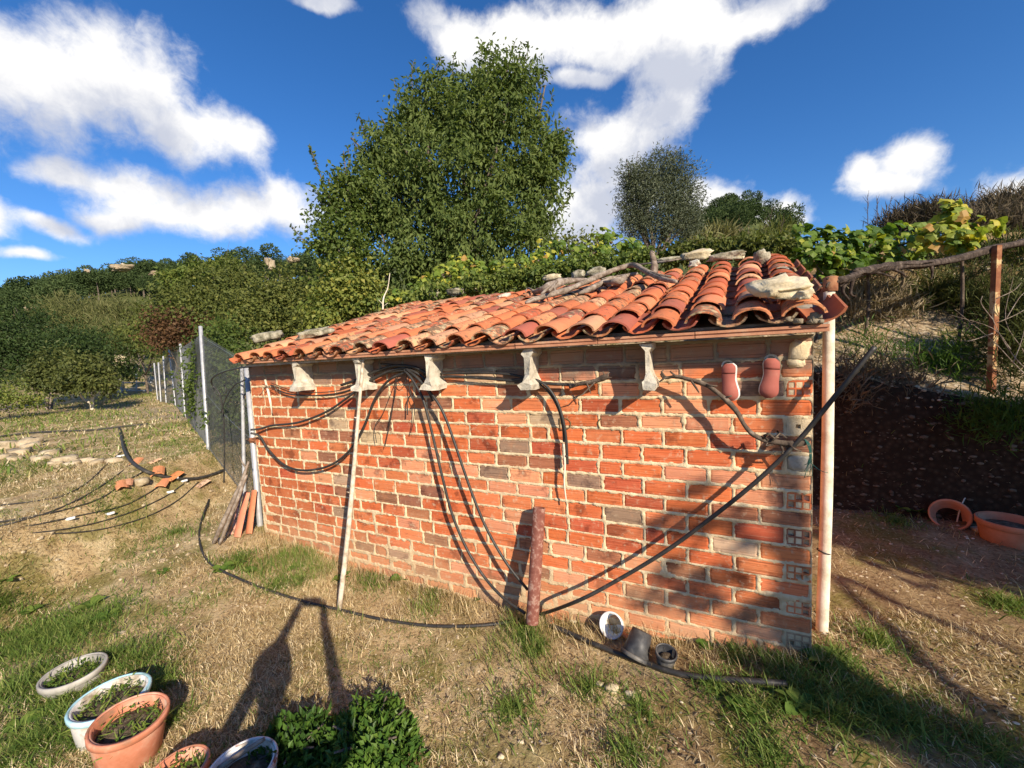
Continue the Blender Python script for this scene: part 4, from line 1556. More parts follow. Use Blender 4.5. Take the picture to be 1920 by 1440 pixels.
def lobes_from(spec):
    """(px, py, depth, half width px, half height px) -> centre and radii in metres"""
    out = []
    for (px, py, D, hx, hy) in spec:
        c = atD(px, py, D)
        rx, rz = hx * D / FOC, hy * D / FOC
        out.append((c, np.array([rx, min(rx, 1.1 * max(rz, rx * .6)), rz])))
    return out


def crown_leaves(lobes, n, L, Wd, clump=22, sig=.12, shell=.55, out_w=.6, down=.5, up=0.0, rnd_base=.5, low_cut=None):
    vol = np.array([np.prod(r) ** (2 / 3) for _, r in lobes])
    cnt = np.maximum((vol / vol.sum() * n / clump).astype(int), 1)
    parts = []
    for (c, r), k in zip(lobes, cnt):
        d = sphere_pts(k)
        rad = (shell + (1.04 - shell) * RS.rand(k) ** .7)
        lump = 1.08 - .46 * sstep(.35, .85, vnoise(d[:, 0] * 2 + c[0], d[:, 1] * 2 + d[:, 2] * 1.7 + c[2], 1.9))
        cc = c + d * rad[:, None] * r * lump[:, None]
        m = clump
        P = np.repeat(cc, m, 0) + RS.normal(size=(k * m, 3)) * sig
        O = np.repeat(d, m, 0)
        A = O * out_w + RS.normal(size=P.shape) * .75 + np.array([0, 0, up - down])
        Nn = O * .6 + RS.normal(size=P.shape) * .5 + np.array([0, 0, .6])
        tone = np.repeat(rnd_base + .22 * (RS.rand(k) - .5), m) + .34 * (RS.rand(k * m) - .5)
        ln = L * (.65 + .7 * RS.rand(k * m))
        if low_cut is not None:
            keep = P[:, 2] > low_cut
            P, A, Nn, tone, ln = P[keep], A[keep], Nn[keep], tone[keep], ln[keep]
        parts.append(leaf_geo(P, A, Nn, ln, ln * Wd / L, tone))
    return join_geo(parts)


def shoots(specs, spacing, L, Wd, rnd_base=.5, down=.35):
    """leafy whips: list of paths"""
    parts = []
    tubes = MB()
    for path, r in specs:
        P = catmull(path, 6)
        tubes.tube(P, [r, r * .4], 5)
        seg = np.linalg.norm(np.diff(P, axis=0), axis=1).sum()
        n = max(int(seg / spacing), 3)
        t = np.linspace(0.05, 1, n) * (len(P) - 1)
        i = np.clip(t.astype(int), 0, len(P) - 2)
        pts = P[i] + (P[i + 1] - P[i]) * (t - i)[:, None]
        d = nrm(P[i + 1] - P[i])
        side = nrm(RS.normal(size=pts.shape))
        A = side * 1.0 + d * .5 + np.array([0, 0, -down])
        Nn = d + RS.normal(size=pts.shape) * .4 + np.array([0, 0, .5])
        ln = L * (.6 + .6 * RS.rand(n))
        parts.append(leaf_geo(pts, A, Nn, ln, ln * Wd / L, rnd_base + .3 * (RS.rand(n) - .5)))
    return join_geo(parts), tubes


def tree(name, label, cat, base, lobes, n, L, Wd, leafm, barkm, trunk_r, group=None, crown_name='crown', limbs=None, extra=None, **kw):
    root = thing(name, label, cat, base, group)
    if name == 'fruit_tree':
        pass
    V, F, R = crown_leaves(lobes, n, L, Wd, **kw)
    if extra is not None:
        (V2, F2, R2), tb = extra
        V, F, R = join_geo([(V, F, R), (V2, F2, R2)])
    put(crown_name, np_mesh(crown_name, V - org(root), F, R), leafm, root)
    mb_ = tb if extra is not None else MB()
    top = np.mean([c for c, _ in lobes], axis=0)
    base = np.array(base, float)
    fork = base + (top - base) * .35 + np.array([RND.uniform(-.05, .05), 0, 0])
    if trunk_r:
        mb_.tube(catmull([base - np.array([0, 0, .1]), base + (fork - base) * .5 + np.array([RND.uniform(-.05, .05), RND.uniform(-.05, .05), 0]), fork], 5), [trunk_r, trunk_r * .8], 9, wob=.2)
        for (c, r) in (limbs or lobes):
            mid_ = (fork + c) / 2 + RS.normal(size=3) * .08 * np.linalg.norm(c - fork)
            mb_.tube(catmull([fork, mid_, c + (c - mid_) * .4], 5), [trunk_r * .6, trunk_r * .12], 6, wob=.2)
    if mb_.v:
        mb_.build('trunk', barkm, root)
    return root


M_BARK = pm('tree_bark', [(.3, (.07, .055, .045)), (.55, (.15, .12, .095)), (.75, (.24, .20, .16))], 14, .95, .9, 30, .02, .1)
L_BIG = leaf_mat('dark_tree_leaf', [(.1, (.030, .050, .016)), (.45, (.096, .136, .038)), (.8, (.17, .21, .065)), (.97, (.22, .21, .07)), (1, (.36, .28, .05))], .34, .55, .22)
L_LIGHT = leaf_mat('bright_tree_leaf', [(.1, (.050, .08, .018)), (.5, (.12, .165, .036)), (.85, (.24, .25, .055)), (1, (.34, .28, .05))], .32, .45, .4)
L_OLIVE = leaf_mat('olive_leaf', [(.1, (.055, .070, .040)), (.5, (.11, .130, .078)), (.9, (.21, .23, .15))], .12, .45, .4)
L_SHRUB = leaf_mat('autumn_shrub_leaf', [(.1, (.05, .068, .016)), (.45, (.125, .145, .036)), (.75, (.22, .21, .055)), (1, (.34, .26, .09))], .28, .5, .35)
L_RED = leaf_mat('reddish_shrub_leaf', [(.1, (.06, .035, .02)), (.5, (.13, .07, .035)), (.8, (.20, .13, .055)), (1, (.12, .12, .04))], .25, .55, .3)
L_DARK = leaf_mat('dark_evergreen_leaf', [(.1, (.011, .024, .008)), (.5, (.028, .052, .014)), (.9, (.065, .10, .026))], .18, .5, .35)
L_PERS = leaf_mat('fruit_tree_leaf', [(.1, (.045, .062, .018)), (.5, (.115, .13, .035)), (.85, (.21, .19, .06)), (1, (.25, .16, .05))], .25, .45, .4)
L_PINE = leaf_mat('pine_needle', [(.1, (.026, .046, .015)), (.5, (.062, .092, .032)), (.9, (.115, .145, .052))], .12, .6, .2)
L_GRAPE = leaf_mat('grape_leaf', [(.1, (.050, .10, .018)), (.42, (.12, .19, .03)), (.72, (.28, .32, .05)), (.92, (.50, .43, .06)), (1, (.42, .25, .07))], .34, .42, .45)
L_BOX = leaf_mat('box_leaf', [(.1, (.024, .055, .010)), (.5, (.060, .125, .020)), (.9, (.13, .20, .035))], .22, .35, .5)
L_WEED = leaf_mat('weed_leaf', [(.1, (.050, .10, .018)), (.5, (.095, .17, .028)), (.9, (.20, .25, .05))], .3, .5, .35)
L_DRYL = leaf_mat('dry_brush_leaf', [(.1, (.10, .078, .055)), (.5, (.21, .17, .11)), (.9, (.36, .29, .19))], .15, .8, .1)
L_REED = leaf_mat('reed_blade', [(.1, (.065, .08, .026)), (.5, (.135, .145, .052)), (.9, (.25, .23, .11))], .25, .7, .2)


# the big tree behind the shed
big_l = lobes_from([(px if px < 860 else 860 + .95 * (px - 860), py, D, .93 * a, .95 * b) for px, py, D, a, b in [(870, 330, 8.9, 130, 130), (860, 220, 8.9, 95, 80), (930, 210, 9.0, 90, 90), (965, 160, 9.0, 55, 60), (800, 200, 8.8, 60, 62), (745, 265, 8.7, 58, 62), (700, 300, 8.7, 45, 50),
                    (760, 380, 8.6, 85, 85), (690, 400, 8.6, 55, 75), (1000, 300, 8.9, 66, 78), (1035, 285, 9.0, 42, 52), (1020, 380, 8.9, 52, 75), (900, 440, 8.5, 110, 85), (990, 450, 8.6, 60, 70),
                    (800, 460, 8.5, 75, 75), (760, 500, 8.4, 60, 60), (870, 510, 8.6, 80, 50), (1015, 225, 9.0, 28, 30)]])


def px_path(D, *pts):
    return [atD(a, b_, D) for a, b_ in pts]


big_sh = [(px_path(8.9, (880, 180), (900, 120), (904, 80)), .012), (px_path(9, (940, 160), (955, 115), (966, 78)), .012), (px_path(9, (965, 150), (985, 110), (991, 82)), .012),
          (px_path(9, (1000, 220), (1015, 165), (1021, 125)), .010), (px_path(8.9, (850, 170), (848, 130), (852, 100)), .01), (px_path(8.8, (775, 190), (772, 140), (776, 115)), .012),
          (px_path(8.8, (760, 210), (745, 175), (738, 148)), .01), (px_path(8.7, (700, 290), (680, 240), (672, 215)), .012), (px_path(8.7, (690, 300), (665, 270), (664, 248)), .01),
          (px_path(9, (1035, 270), (1062, 245), (1075, 262)), .01), (px_path(9, (1040, 320), (1070, 305), (1078, 325)), .01), (px_path(9, (1025, 410), (1062, 380), (1070, 350)), .01),
          (px_path(8.9, (905, 160), (925, 110), (932, 92)), .01), (px_path(8.8, (800, 170), (822, 120), (828, 108)), .01), (px_path(9, (1010, 240), (1030, 200), (1035, 175)), .01)]
bb = np.array([-4.6, 5.1, 0]); bb[2] = gz(bb[0], bb[1])
bigc = atD(860, 560, 8.7)
bb = np.array([bigc[0], bigc[1], float(gz(bigc[0], bigc[1]))])
tree('broadleaf_tree', 'big dense dark green tree rising behind the middle of the shed roof', 'tree', bb, big_l, 46000, .12, .050, L_BIG, M_BARK, .13, extra=shoots(big_sh, .035, .12, .045, .5),
     clump=34, sig=.115, shell=.45, down=.75, out_w=.45)
# lighter tree at its left side
ll = lobes_from([(640, 440, 8.1, 52, 70), (670, 500, 8.0, 55, 60), (620, 380, 8.2, 28, 55), (650, 340, 8.2, 24, 45), (600, 450, 8.1, 22, 32), (690, 380, 8.3, 36, 60), (640, 545, 7.9, 60, 40)])
lsh = [(px_path(8.2, (640, 420), (605, 340), (590, 300), (580, 272)), .016), (px_path(8.2, (660, 400), (655, 330), (653, 276)), .013), (px_path(8.2, (640, 400), (632, 350), (637, 315)), .012),
       (px_path(8.1, (620, 480), (580, 460), (545, 422)), .014), (px_path(8.1, (610, 400), (598, 370), (585, 345)), .012), (px_path(8.1, (600, 480), (575, 452), (552, 448)), .01)]
lb = atD(660, 570, 8.0); lb[2] = gz(lb[0], lb[1])
tree('fruit_tree', 'bright green tree with long upright shoots at the left side of the big tree', 'tree', lb, ll, 8200, .085, .055, L_LIGHT, M_BARK, .07, extra=shoots(lsh, .026, .09, .055, .55), clump=16, sig=.11, shell=.35, down=.3)
# olive
ol = lobes_from([(1235, 400, 11.5, 62, 62), (1205, 345, 11.5, 42, 42), (1190, 385, 11.5, 32, 40), (1240, 320, 11.6, 46, 36), (1262, 350, 11.5, 46, 46), (1285, 385, 11.5, 32, 38), (1292, 418, 11.4, 24, 26), (1190, 418, 11.4, 30, 28), (1180, 330, 11.5, 24, 22), (1262, 428, 11.4, 36, 24)])
osh = [(px_path(11.5, (1180, 340), (1165, 325), (1152, 322)), .01), (px_path(11.5, (1220, 300), (1222, 288), (1225, 278)), .01), (px_path(11.5, (1250, 305), (1262, 292), (1268, 284)), .01),
       (px_path(11.5, (1285, 365), (1305, 350), (1312, 362)), .01), (px_path(11.5, (1295, 400), (1312, 392), (1318, 400)), .01), (px_path(11.5, (1195, 310), (1194, 296), (1196, 284)), .01)]
ob = atD(1228, 500, 11.4); ob[2] = min(gz(ob[0], ob[1]), ob[2])
tree('olive_tree', 'grey-green olive tree with a bare trunk behind the ridge of the shed', 'tree', ob, ol, 30000, .085, .024, L_OLIVE, M_BARK, .10, extra=shoots(osh, .03, .08, .02, .5), clump=20, sig=.11, shell=.35, down=-.1, out_w=.8)


# shrubs behind the fence, left of the shed
def shrub(label, spec, n, L, Wd, mat_, trunk=.03, name='shrub', cat='shrub', group='shrubs behind the fence', **kw):
    lo = lobes_from(spec)
    c = np.mean([q[0] for q in lo], axis=0)
    b = np.array([c[0], c[1], float(gz(c[0], c[1]))])
    kw.setdefault('shell', .3)
    return tree(name, label, cat, b, lo, int(n * 1.25), L, Wd, mat_, M_BARK, trunk, group, 'foliage', **kw)


shrub('tall tawny shrub behind the mesh fence directly left of the roof', [(560, 555, 9.5, 62, 46), (500, 570, 9.3, 54, 50), (600, 585, 8.8, 60, 45), (520, 610, 9.0, 60, 50), (450, 600, 9.2, 50, 60)], 9500, .075, .055, L_SHRUB, sig=.13, down=.2)
shrub('bright yellow-green shrub between the tawny shrub and the big tree', [(640, 560, 7.6, 55, 40), (690, 560, 7.5, 50, 35), (610, 600, 7.5, 45, 30), (660, 520, 7.7, 40, 36)], 4200, .08, .06, L_LIGHT, sig=.1, rnd_base=.72)
shrub('broad olive-brown shrub with long leaves behind the far fence posts', [(400, 545, 12, 62, 42), (340, 565, 12.3, 52, 40), (440, 520, 12.5, 40, 28), (300, 600, 12, 45, 42), (390, 590, 11.5, 70, 50)], 8500, .10, .062, L_SHRUB, sig=.16, rnd_base=.38)
shrub('reddish-brown shrub behind the middle of the mesh fence', [(330, 615, 11.2, 40, 38), (365, 620, 11, 36, 36), (300, 625, 11.2, 25, 30)], 2600, .08, .055, L_RED, sig=.12)
shrub('low green bush showing through the mesh beside the steel poles', [(420, 640, 7.4, 45, 40), (400, 690, 7.2, 40, 60), (445, 700, 6.6, 40, 60), (385, 730, 7.6, 40, 60), (430, 770, 6.4, 40, 50)], 5200, .06, .045, L_LIGHT, sig=.1, rnd_base=.35)
shrub('pale green shrub with drooping tips above the tawny bushes', [(375, 510, 14, 42, 20), (420, 497, 14.5, 28, 14), (325, 530, 14, 34, 22)], 3000, .13, .06, L_LIGHT, sig=.09, rnd_base=.40)
# bamboo and reeds on the slope left
shrub('dense pale brown-green reed thicket on the slope left', [(170, 605, 27, 80, 40), (240, 600, 26, 55, 40), (110, 592, 29, 55, 34), (215, 640, 22, 60, 36)], 9500, .42, .045, L_REED, 0, name='reed_thicket', cat='reeds', group='thickets on the left slope', sig=.25, down=-.9, out_w=.2)
shrub('dark evergreen bush at the left edge of the garden', [(30, 650, 15, 65, 75), (95, 670, 15, 55, 60), (-40, 670, 15, 60, 80), (40, 600, 16, 40, 36), (150, 665, 15, 45, 50)], 12000, .12, .05, L_DARK, .06, group='thickets on the left slope', sig=.2, down=.1)
shrub('dark bush between the evergreen and the far gate', [(150, 650, 16, 45, 45), (200, 665, 17, 36, 40), (240, 690, 18, 25, 25)], 4200, .11, .05, L_DARK, .05, group='thickets on the left slope', sig=.18, rnd_base=.7)
shrub('tall dark shrub seen through the fence near its far end', [(265, 640, 18, 30, 35), (245, 620, 20, 30, 30), (290, 650, 16, 20, 25)], 2600, .12, .07, L_SHRUB, .05, group='thickets on the left slope', sig=.18, rnd_base=.3)
shrub('yellowish low bush at the far left edge', [(15, 745, 12, 40, 26), (60, 752, 12.5, 24, 18), (-30, 750, 12, 40, 30)], 1800, .07, .05, L_LIGHT, .02, group='thickets on the left slope', sig=.12, rnd_base=.6)

# fruit trees in the garden with crooked trunks
for (px, spec, lab) in ((95, [(100, 690, 13.5, 38, 36), (75, 710, 13.4, 28, 24), (120, 720, 13.3, 24, 22)], 'low fruit tree with two leaning grey trunks at the left of the garden'),
                        (172, [(165, 695, 13, 44, 36), (195, 712, 12.9, 26, 28), (140, 715, 13.2, 25, 22)], 'low fruit tree with an upright forked trunk, nearer the gate')):
    lo = lobes_from(spec)
    b = gnd_hit(px, 768)
    root = thing('fruit_tree', lab, 'tree', b, 'fruit trees in the garden')
    V, F, R = crown_leaves(lo, 3400, .11, .06, rnd_base=.38, sig=.12, shell=.3, down=.6)
    put('crown', np_mesh('crown', V - org(root), F, R), L_PERS, root)
    for q in range(2 if px < 100 else 1):
        mb = MB()
        bq = b + np.array([.35 * q, -.2 * q, 0])
        mb.tube(catmull([bq - np.array([0, 0, .1]), bq + np.array([.05, .05, .45]), bq + np.array([.25, .2, .8]), lo[q][0]], 5), [.055, .05, .03], 8, wob=.3)
        if px > 100:
            mb.tube(catmull([bq + np.array([0, 0, .2]), bq + np.array([-.35, -.1, .45]), lo[2][0]], 5), [.04, .02], 7, wob=.3)
        mb.build('trunk', M_PALE if q == 0 and px > 100 else M_WOOD, root)


# grapevines: every leaf of the near ones is a part
def grape_mesh(seed):
    rr = random.Random(seed)
    prof = [(0, .0), (.30, -.10), (.50, .10), (.44, .30), (.56, .52), (.36, .60), (.24, .80), (0, 1.0)]
    pts = [(x, y) for x, y in prof] + [(-x, y) for x, y in prof[::-1][1:-1]]
    pts = [(x * rr.uniform(.9, 1.1), y + rr.uniform(-.03, .03)) for x, y in pts]
    vs = [(0, .35, 0)] + [(x, y, -.75 * abs(x) ** 1.5 - .42 * (y - .3) ** 2 + rr.uniform(-.07, .07)) for x, y in pts]
    n = len(pts)
    me = bpy.data.meshes.new('leaf')
    me.from_pydata(vs, [], [(0, 1 + (i + 1) % n, 1 + i) for i in range(n)])
    a = me.attributes.new('rnd', 'FLOAT', 'FACE')
    return me


GM = []
for k in range(10):
    me = grape_mesh(k % 5)
    tone = (.18, .28, .36, .44, .52, .60, .70, .80, .90, .97)[k]
    me.attributes['rnd'].data.foreach_set('value', [tone] * len(me.polygons))
    me.materials.append(L_GRAPE)
    GM.append(me)


def grapevine(label, spec, n, size, ylw, base_px, canes, group='grapevines behind and beside the shed'):
    lo = lobes_from(spec)
    c = np.mean([q[0] for q in lo], axis=0)
    b = np.array([c[0], c[1], float(gz(c[0], c[1]))])
    root = thing('grapevine', label, 'grapevine', b, group)
    mb_ = MB()
    mb_.tube(catmull([b - np.array([0, 0, .1]), b + np.array([.04, .02, .4 * max(c[2] - b[2], .3)]), c], 5), [.018, .014], 7, wob=.4)
    for q, r in lo:
        mb_.tube(catmull([c, (c + q) / 2 + RS.normal(size=3) * .05, q + RS.normal(size=3) * r * .5], 5), [.014, .006], 6, wob=.3)
    mb_.build('cane', M_VINE, root)
    w = np.array([np.prod(r) ** (2 / 3) for _, r in lo]); w /= w.sum()
    for k in range(n):
        q, r = lo[RS.choice(len(lo), p=w)]
        d = nrm(RS.normal(size=3))
        P = q + d * r * (.55 + .5 * RS.rand())
        o = bpy.data.objects.new('leaf', GM[int(np.clip(RS.normal(ylw, 2.0), 0, 9))])
        link(o, root)
        o.location = tuple(P - org(root))
        # blades face outwards and to the light, hanging from their stalks
        nv = nrm(d * .5 + TO_SUN * .55 + np.array([0, 0, .35]) + RS.normal(size=3) * .45)
        o.rotation_euler = (Vector(nv).to_track_quat('Z', 'Y') @ Matrix.Rotation(RS.rand() * 6.28, 3, 'Z').to_quaternion()).to_euler()
        s = size * (.6 + .7 * RS.rand())
        o.scale = (s, s, s)
    return root


grapevine('leafy grapevine just behind the right end of the shed roof', [(1500, 470, 4.9, 34, 42), (1530, 495, 4.7, 36, 40), (1570, 460, 5.0, 40, 34), (1520, 440, 5.2, 36, 18)], 270, .105, 3.0, None, 3)
grapevine('green grapevine above the top of the wooden pole', [(1620, 455, 5.0, 42, 34), (1580, 490, 4.7, 40, 26), (1650, 440, 5.2, 40, 24), (1640, 490, 4.8, 36, 20)], 250, .105, 3.2, None, 3)
grapevine('brownish grapevine in the middle of the right bank', [(1690, 440, 5.3, 36, 26), (1710, 470, 5.1, 36, 24), (1665, 475, 5.0, 30, 20)], 150, .10, 4.5, None, 3)
grapevine('yellow-leaved grapevine nearest the iron post', [(1775, 430, 4.4, 40, 30), (1800, 450, 4.2, 38, 24), (1850, 425, 4.3, 34, 20), (1785, 395, 4.6, 22, 18), (1800, 405, 4.5, 20, 20)], 190, .105, 6.3, None, 3)
grapevine('yellowing grapevine behind the left half of the ridge', [(840, 515, 6.6, 40, 20), (880, 505, 6.7, 36, 22), (800, 535, 6.5, 36, 22), (740, 560, 6.4, 34, 18), (860, 490, 6.8, 24, 16)], 260, .095, 5.6, None, 3)
grapevine('green grapevine behind the middle of the ridge', [(960, 500, 6.4, 46, 22), (1010, 495, 6.4, 40, 24), (920, 515, 6.4, 40, 18), (1030, 470, 6.7, 34, 22)], 270, .095, 4.6, None, 3)
grapevine('taller grapevine with a leaning tip left of the olive trunk', [(1100, 475, 6.3, 46, 26), (1150, 465, 6.4, 42, 26), (1130, 440, 6.6, 26, 18), (1185, 470, 6.4, 30, 22), (1075, 490, 6.2, 40, 18)], 270, .095, 4.2, None, 3)

shrub('low leafy growth overhanging the left half of the roof ridge', [(760, 566, 6.4, 40, 10), (820, 549, 6.3, 44, 10), (890, 535, 6.1, 44, 10), (950, 526, 6.0, 40, 10)], 3000, .06, .05, L_LIGHT, 0, sig=.07, rnd_base=.5, group='growth along the back of the roof')
shrub('low leafy growth overhanging the middle of the roof ridge', [(1010, 516, 5.9, 44, 12), (1080, 506, 5.7, 46, 12), (1150, 497, 5.6, 44, 12), (1200, 489, 5.5, 30, 11)], 3000, .06, .05, L_LIGHT, 0, sig=.07, rnd_base=.45, group='growth along the back of the roof')
shrub('dull scrub behind the ridge stones right of the olive trunk', [(1270, 478, 5.4, 40, 12), (1340, 468, 5.2, 44, 12), (1410, 466, 5.0, 40, 14), (1455, 462, 4.9, 26, 14)], 2600, .06, .04, L_SHRUB, 0, sig=.06, rnd_base=.4, group='growth along the back of the roof')
# dry brush and weeds on the right bank
def brush(label, spec, n, L, mat_=None, name='dry_bush', cat='bush', group='dry bushes on the right bank', **kw):
    lo = lobes_from(spec)
    c = np.mean([q[0] for q in lo], axis=0)
    b = np.array([c[0], c[1], float(gz(c[0], c[1]))])
    V, F, R = crown_leaves(lo, int(n * (1.5 if name == 'dry_bush' else 1)), L, L * (.022 if name == 'dry_bush' else .08), clump=14, sig=.10, shell=.1, down=-1.0, out_w=.5, **kw)
    o = put(name, np_mesh(name, V - b, F, R), mat_ or L_DRYL, None, b)
    return tag(o, label, cat, group)


brush('dark dry brush on the skyline above the iron post', [(1880, 395, 6.5, 40, 26), (1840, 405, 6.8, 36, 20), (1920, 405, 6.4, 40, 28), (1960, 410, 6.2, 50, 30), (1870, 430, 6.2, 50, 18), (1930, 440, 6.0, 50, 22), (1820, 425, 6.4, 36, 16)], 9000, .17, rnd_base=.35)
brush('grey dry brush on the skyline right of the clouded gap', [(1725, 415, 7.5, 34, 18), (1690, 425, 7.6, 34, 16), (1760, 412, 7.3, 26, 18)], 3600, .2, rnd_base=.35)
brush('tangled dry bush under the dark vine arm', [(1800, 540, 5.0, 70, 36), (1860, 560, 4.8, 60, 50), (1740, 560, 5.2, 50, 36), (1900, 600, 4.5, 40, 60)], 2600, .15, L_REED, rnd_base=.35)
brush('tawny dry grass tussock below the wooden pole top', [(1625, 560, 5.3, 36, 26), (1665, 580, 5.2, 40, 26), (1600, 585, 5.2, 26, 22)], 1500, .18, rnd_base=.75)
brush('dry grey-green bush at the right picture edge', [(1910, 660, 3.9, 30, 50), (1940, 600, 4.0, 40, 60)], 2600, .15, L_REED, rnd_base=.3)
brush('low green weeds on the terrace edge left of the iron post', [(1745, 690, 4.4, 38, 18), (1710, 705, 4.4, 32, 14), (1780, 705, 4.2, 26, 14)], 1100, .11, L_WEED, 'weed_clump', 'weeds', 'weeds on the terrace', rnd_base=.3)
brush('dull green scrub on the middle of the terrace before the iron post', [(1660, 660, 4.3, 40, 12), (1800, 660, 4.2, 44, 14), (1620, 640, 4.5, 30, 12), (1840, 640, 4.2, 30, 14)], 1500, .08, L_WEED, 'weed_clump', 'weeds', 'weeds on the terrace', rnd_base=.4)
brush('low olive scrub on the upper bank behind the yellow vine', [(1900, 470, 5.2, 50, 20), (1840, 480, 5.3, 40, 16), (1950, 480, 5.0, 40, 24), (1760, 480, 5.5, 40, 16)], 2600, .11, L_SHRUB, 'weed_clump', 'weeds', 'weeds on the terrace', rnd_base=.3)
brush('olive-green scrub along the foot of the upper bank', [(1680, 555, 5.4, 50, 16), (1760, 570, 5.2, 50, 16), (1830, 590, 4.9, 40, 20), (1620, 540, 5.5, 30, 14)], 2200, .10, L_SHRUB, 'weed_clump', 'weeds', 'weeds on the terrace', rnd_base=.35)
brush('green weeds spilling over the bank below the iron post', [(1870, 790, 3.5, 40, 22), (1910, 775, 3.5, 36, 20), (1830, 775, 3.7, 30, 16)], 1300, .10, L_WEED, 'weed_clump', 'weeds', 'weeds on the terrace', rnd_base=.25)
brush('small green tuft in the sunny gravel below the tawny tussock', [(1725, 610, 5.2, 24, 10), (1700, 615, 5.3, 18, 8)], 400, .10, L_WEED, 'weed_clump', 'weeds', 'weeds on the terrace', rnd_base=.5)
brush('dry grass fringe hanging over the dark cut bank', [(1600, 705, 4.2, 30, 14), (1650, 715, 4.2, 40, 16), (1590, 735, 4.1, 18, 20), (1700, 730, 4.1, 30, 14)], 1500, .13, None, 'grass_fringe', 'grass', 'weeds on the terrace', rnd_base=.45)
brush('yellowish feathery grass clump behind the olive on the slope', [(1345, 455, 13, 40, 20), (1310, 465, 12.5, 30, 16), (1375, 465, 13, 30, 14)], 1300, .38, L_REED, 'grass_clump', 'grass', 'grass behind the shed', rnd_base=.75)
brush('dark scrub between the feathery grass and the roof top', [(1410, 462, 9, 50, 16), (1460, 460, 8.5, 40, 18), (1450, 440, 10, 40, 14)], 1400, .2, L_SHRUB, 'scrub', 'scrub', 'grass behind the shed', rnd_base=.4)
shrub('green bushes on the slope left of the olive trunk', [(1040, 460, 18, 40, 14), (1100, 462, 17, 40, 14)], 1200, .16, .09, L_SHRUB, 0, sig=.3, rnd_base=.3, group='grass behind the shed')


def stalks(label, items, D, r=.006, name='dry_stalk', mat_=None):
    a = gnd_hit(*items[0][0])
    mb_ = MB()
    for (q0, q1) in items:
        p0, p1 = atD(q0[0], q0[1], D), atD(q1[0], q1[1], D)
        mid_ = (p0 + p1) / 2 + RS.normal(size=3) * .02
        mb_.tube(catmull([p0, mid_, p1], 4), [r, r * .5], 5)
        for k in range(9):
            t = .35 + .65 * k / 9
            p = p0 + (p1 - p0) * t
            e = p + np.array([RND.uniform(-.07, .07), RND.uniform(-.05, .05), RND.uniform(.05, .14)]) * D / 7
            mb_.tube([p, e], [r * .5, r * .25], 4)
    o = mb_.build(name, mat_ or M_VINE, None, atD(items[0][0][0], items[0][0][1], D))
    tag(o, label, 'dry stalks', 'dry stalks on the skyline')


for k, (q0, q1, D, lab) in enumerate([((1628, 440), (1627, 365), 7.5, 'left one of three tall dry stalks on the skyline above the pole'), ((1640, 440), (1645, 372), 7.5, 'middle one of three tall dry stalks on the skyline above the pole'),
                                      ((1662, 435), (1672, 368), 7.5, 'right one of three tall dry stalks on the skyline above the pole'), ((1425, 470), (1450, 388), 9, 'tall thin dry stalk against the cloud behind the roof corner'),
                                      ((1445, 470), (1470, 410), 9, 'shorter dry stalk leaning right against the cloud'), ((1420, 475), (1438, 408), 9, 'leftmost dry stalk against the cloud behind the roof corner')]):
    stalks(lab, [(q0, q1)], D, .007)
# bare twiggy bush by the iron post
root_p = gnd_hit(1905, 740)
mb = MB()
for q, D in ((((1930, 700), (1895, 660), (1862, 600), (1868, 560)), 3.6), (((1925, 705), (1900, 680), (1862, 640), (1790, 580)), 3.7), (((1895, 655), (1860, 615), (1780, 590)), 3.7), (((1862, 625), (1810, 640), (1775, 625)), 3.7),
             (((1930, 700), (1920, 660), (1885, 600), (1900, 520)), 3.7), (((1885, 600), (1910, 560), (1925, 545)), 3.7), (((1862, 600), (1840, 570), (1842, 555)), 3.6), (((1900, 680), (1915, 640), (1925, 600)), 3.6),
             (((1868, 560), (1900, 545), (1915, 530)), 3.7), (((1870, 605), (1905, 590), (1930, 575)), 3.7)):
    mb.tube(catmull([atD(x, y, D) for x, y in q], 4), [.0045, .003, .0015], 5, wob=.2)
tag(mb.build('bare_bush', M_WOOD, None, root_p), 'bare grey twiggy bush branching beside the iron post', 'bush')

# pines on the hills
def pine_mesh(seed, tall):
    rr = np.random.RandomState(seed)
    parts = []
    nl = 9
    for k in range(nl):
        a = rr.rand() * 6.28
        h = rr.rand()
        c = np.array([math.cos(a) * .27 * (1 - .3 * h), math.sin(a) * .27 * (1 - .3 * h), .45 + .45 * h * tall])
        r = np.array([.20, .20, .16]) * (.8 + .5 * rr.rand())
        n = 190
        d = nrm(rr.normal(size=(n, 3)))
        P = c + d * r * (.75 + .35 * rr.rand(n))[:, None]
        A = d + rr.normal(size=(n, 3)) * .5 + np.array([0, 0, .3])
        parts.append(leaf_geo(P, A, d + np.array([0, 0, .5]), .050 + .035 * rr.rand(n), .035, .42 + .16 * (rr.rand() - .5) + .35 * (rr.rand(n) - .5)))
    V, F, R = join_geo(parts)
    mb_ = MB()
    mb_.tube([(0, 0, -.12), (.01, 0, .3), (0, .01, .7)], [.028, .02, .008], 5)
    tv = np.array(mb_.v)
    tf = []
    for f in mb_.f:
        for i in range(1, len(f) - 1):
            tf.append((f[0], f[i], f[i + 1]))
    n0 = len(F)
    V2 = np.concatenate([V, tv]); F2 = np.concatenate([F, np.array(tf) + len(V)])
    me = np_mesh('pine_tree', V2, F2, np.concatenate([R, np.full(len(tf), .5)]))
    me.materials.append(L_PINE); me.materials.append(M_BARK)
    mi = np.zeros(len(F2), np.int32); mi[n0:] = 1
    me.polygons.foreach_set('material_index', mi)
    return me


PM = [pine_mesh(i, 1.0 + .25 * (i % 3)) for i in range(6)]


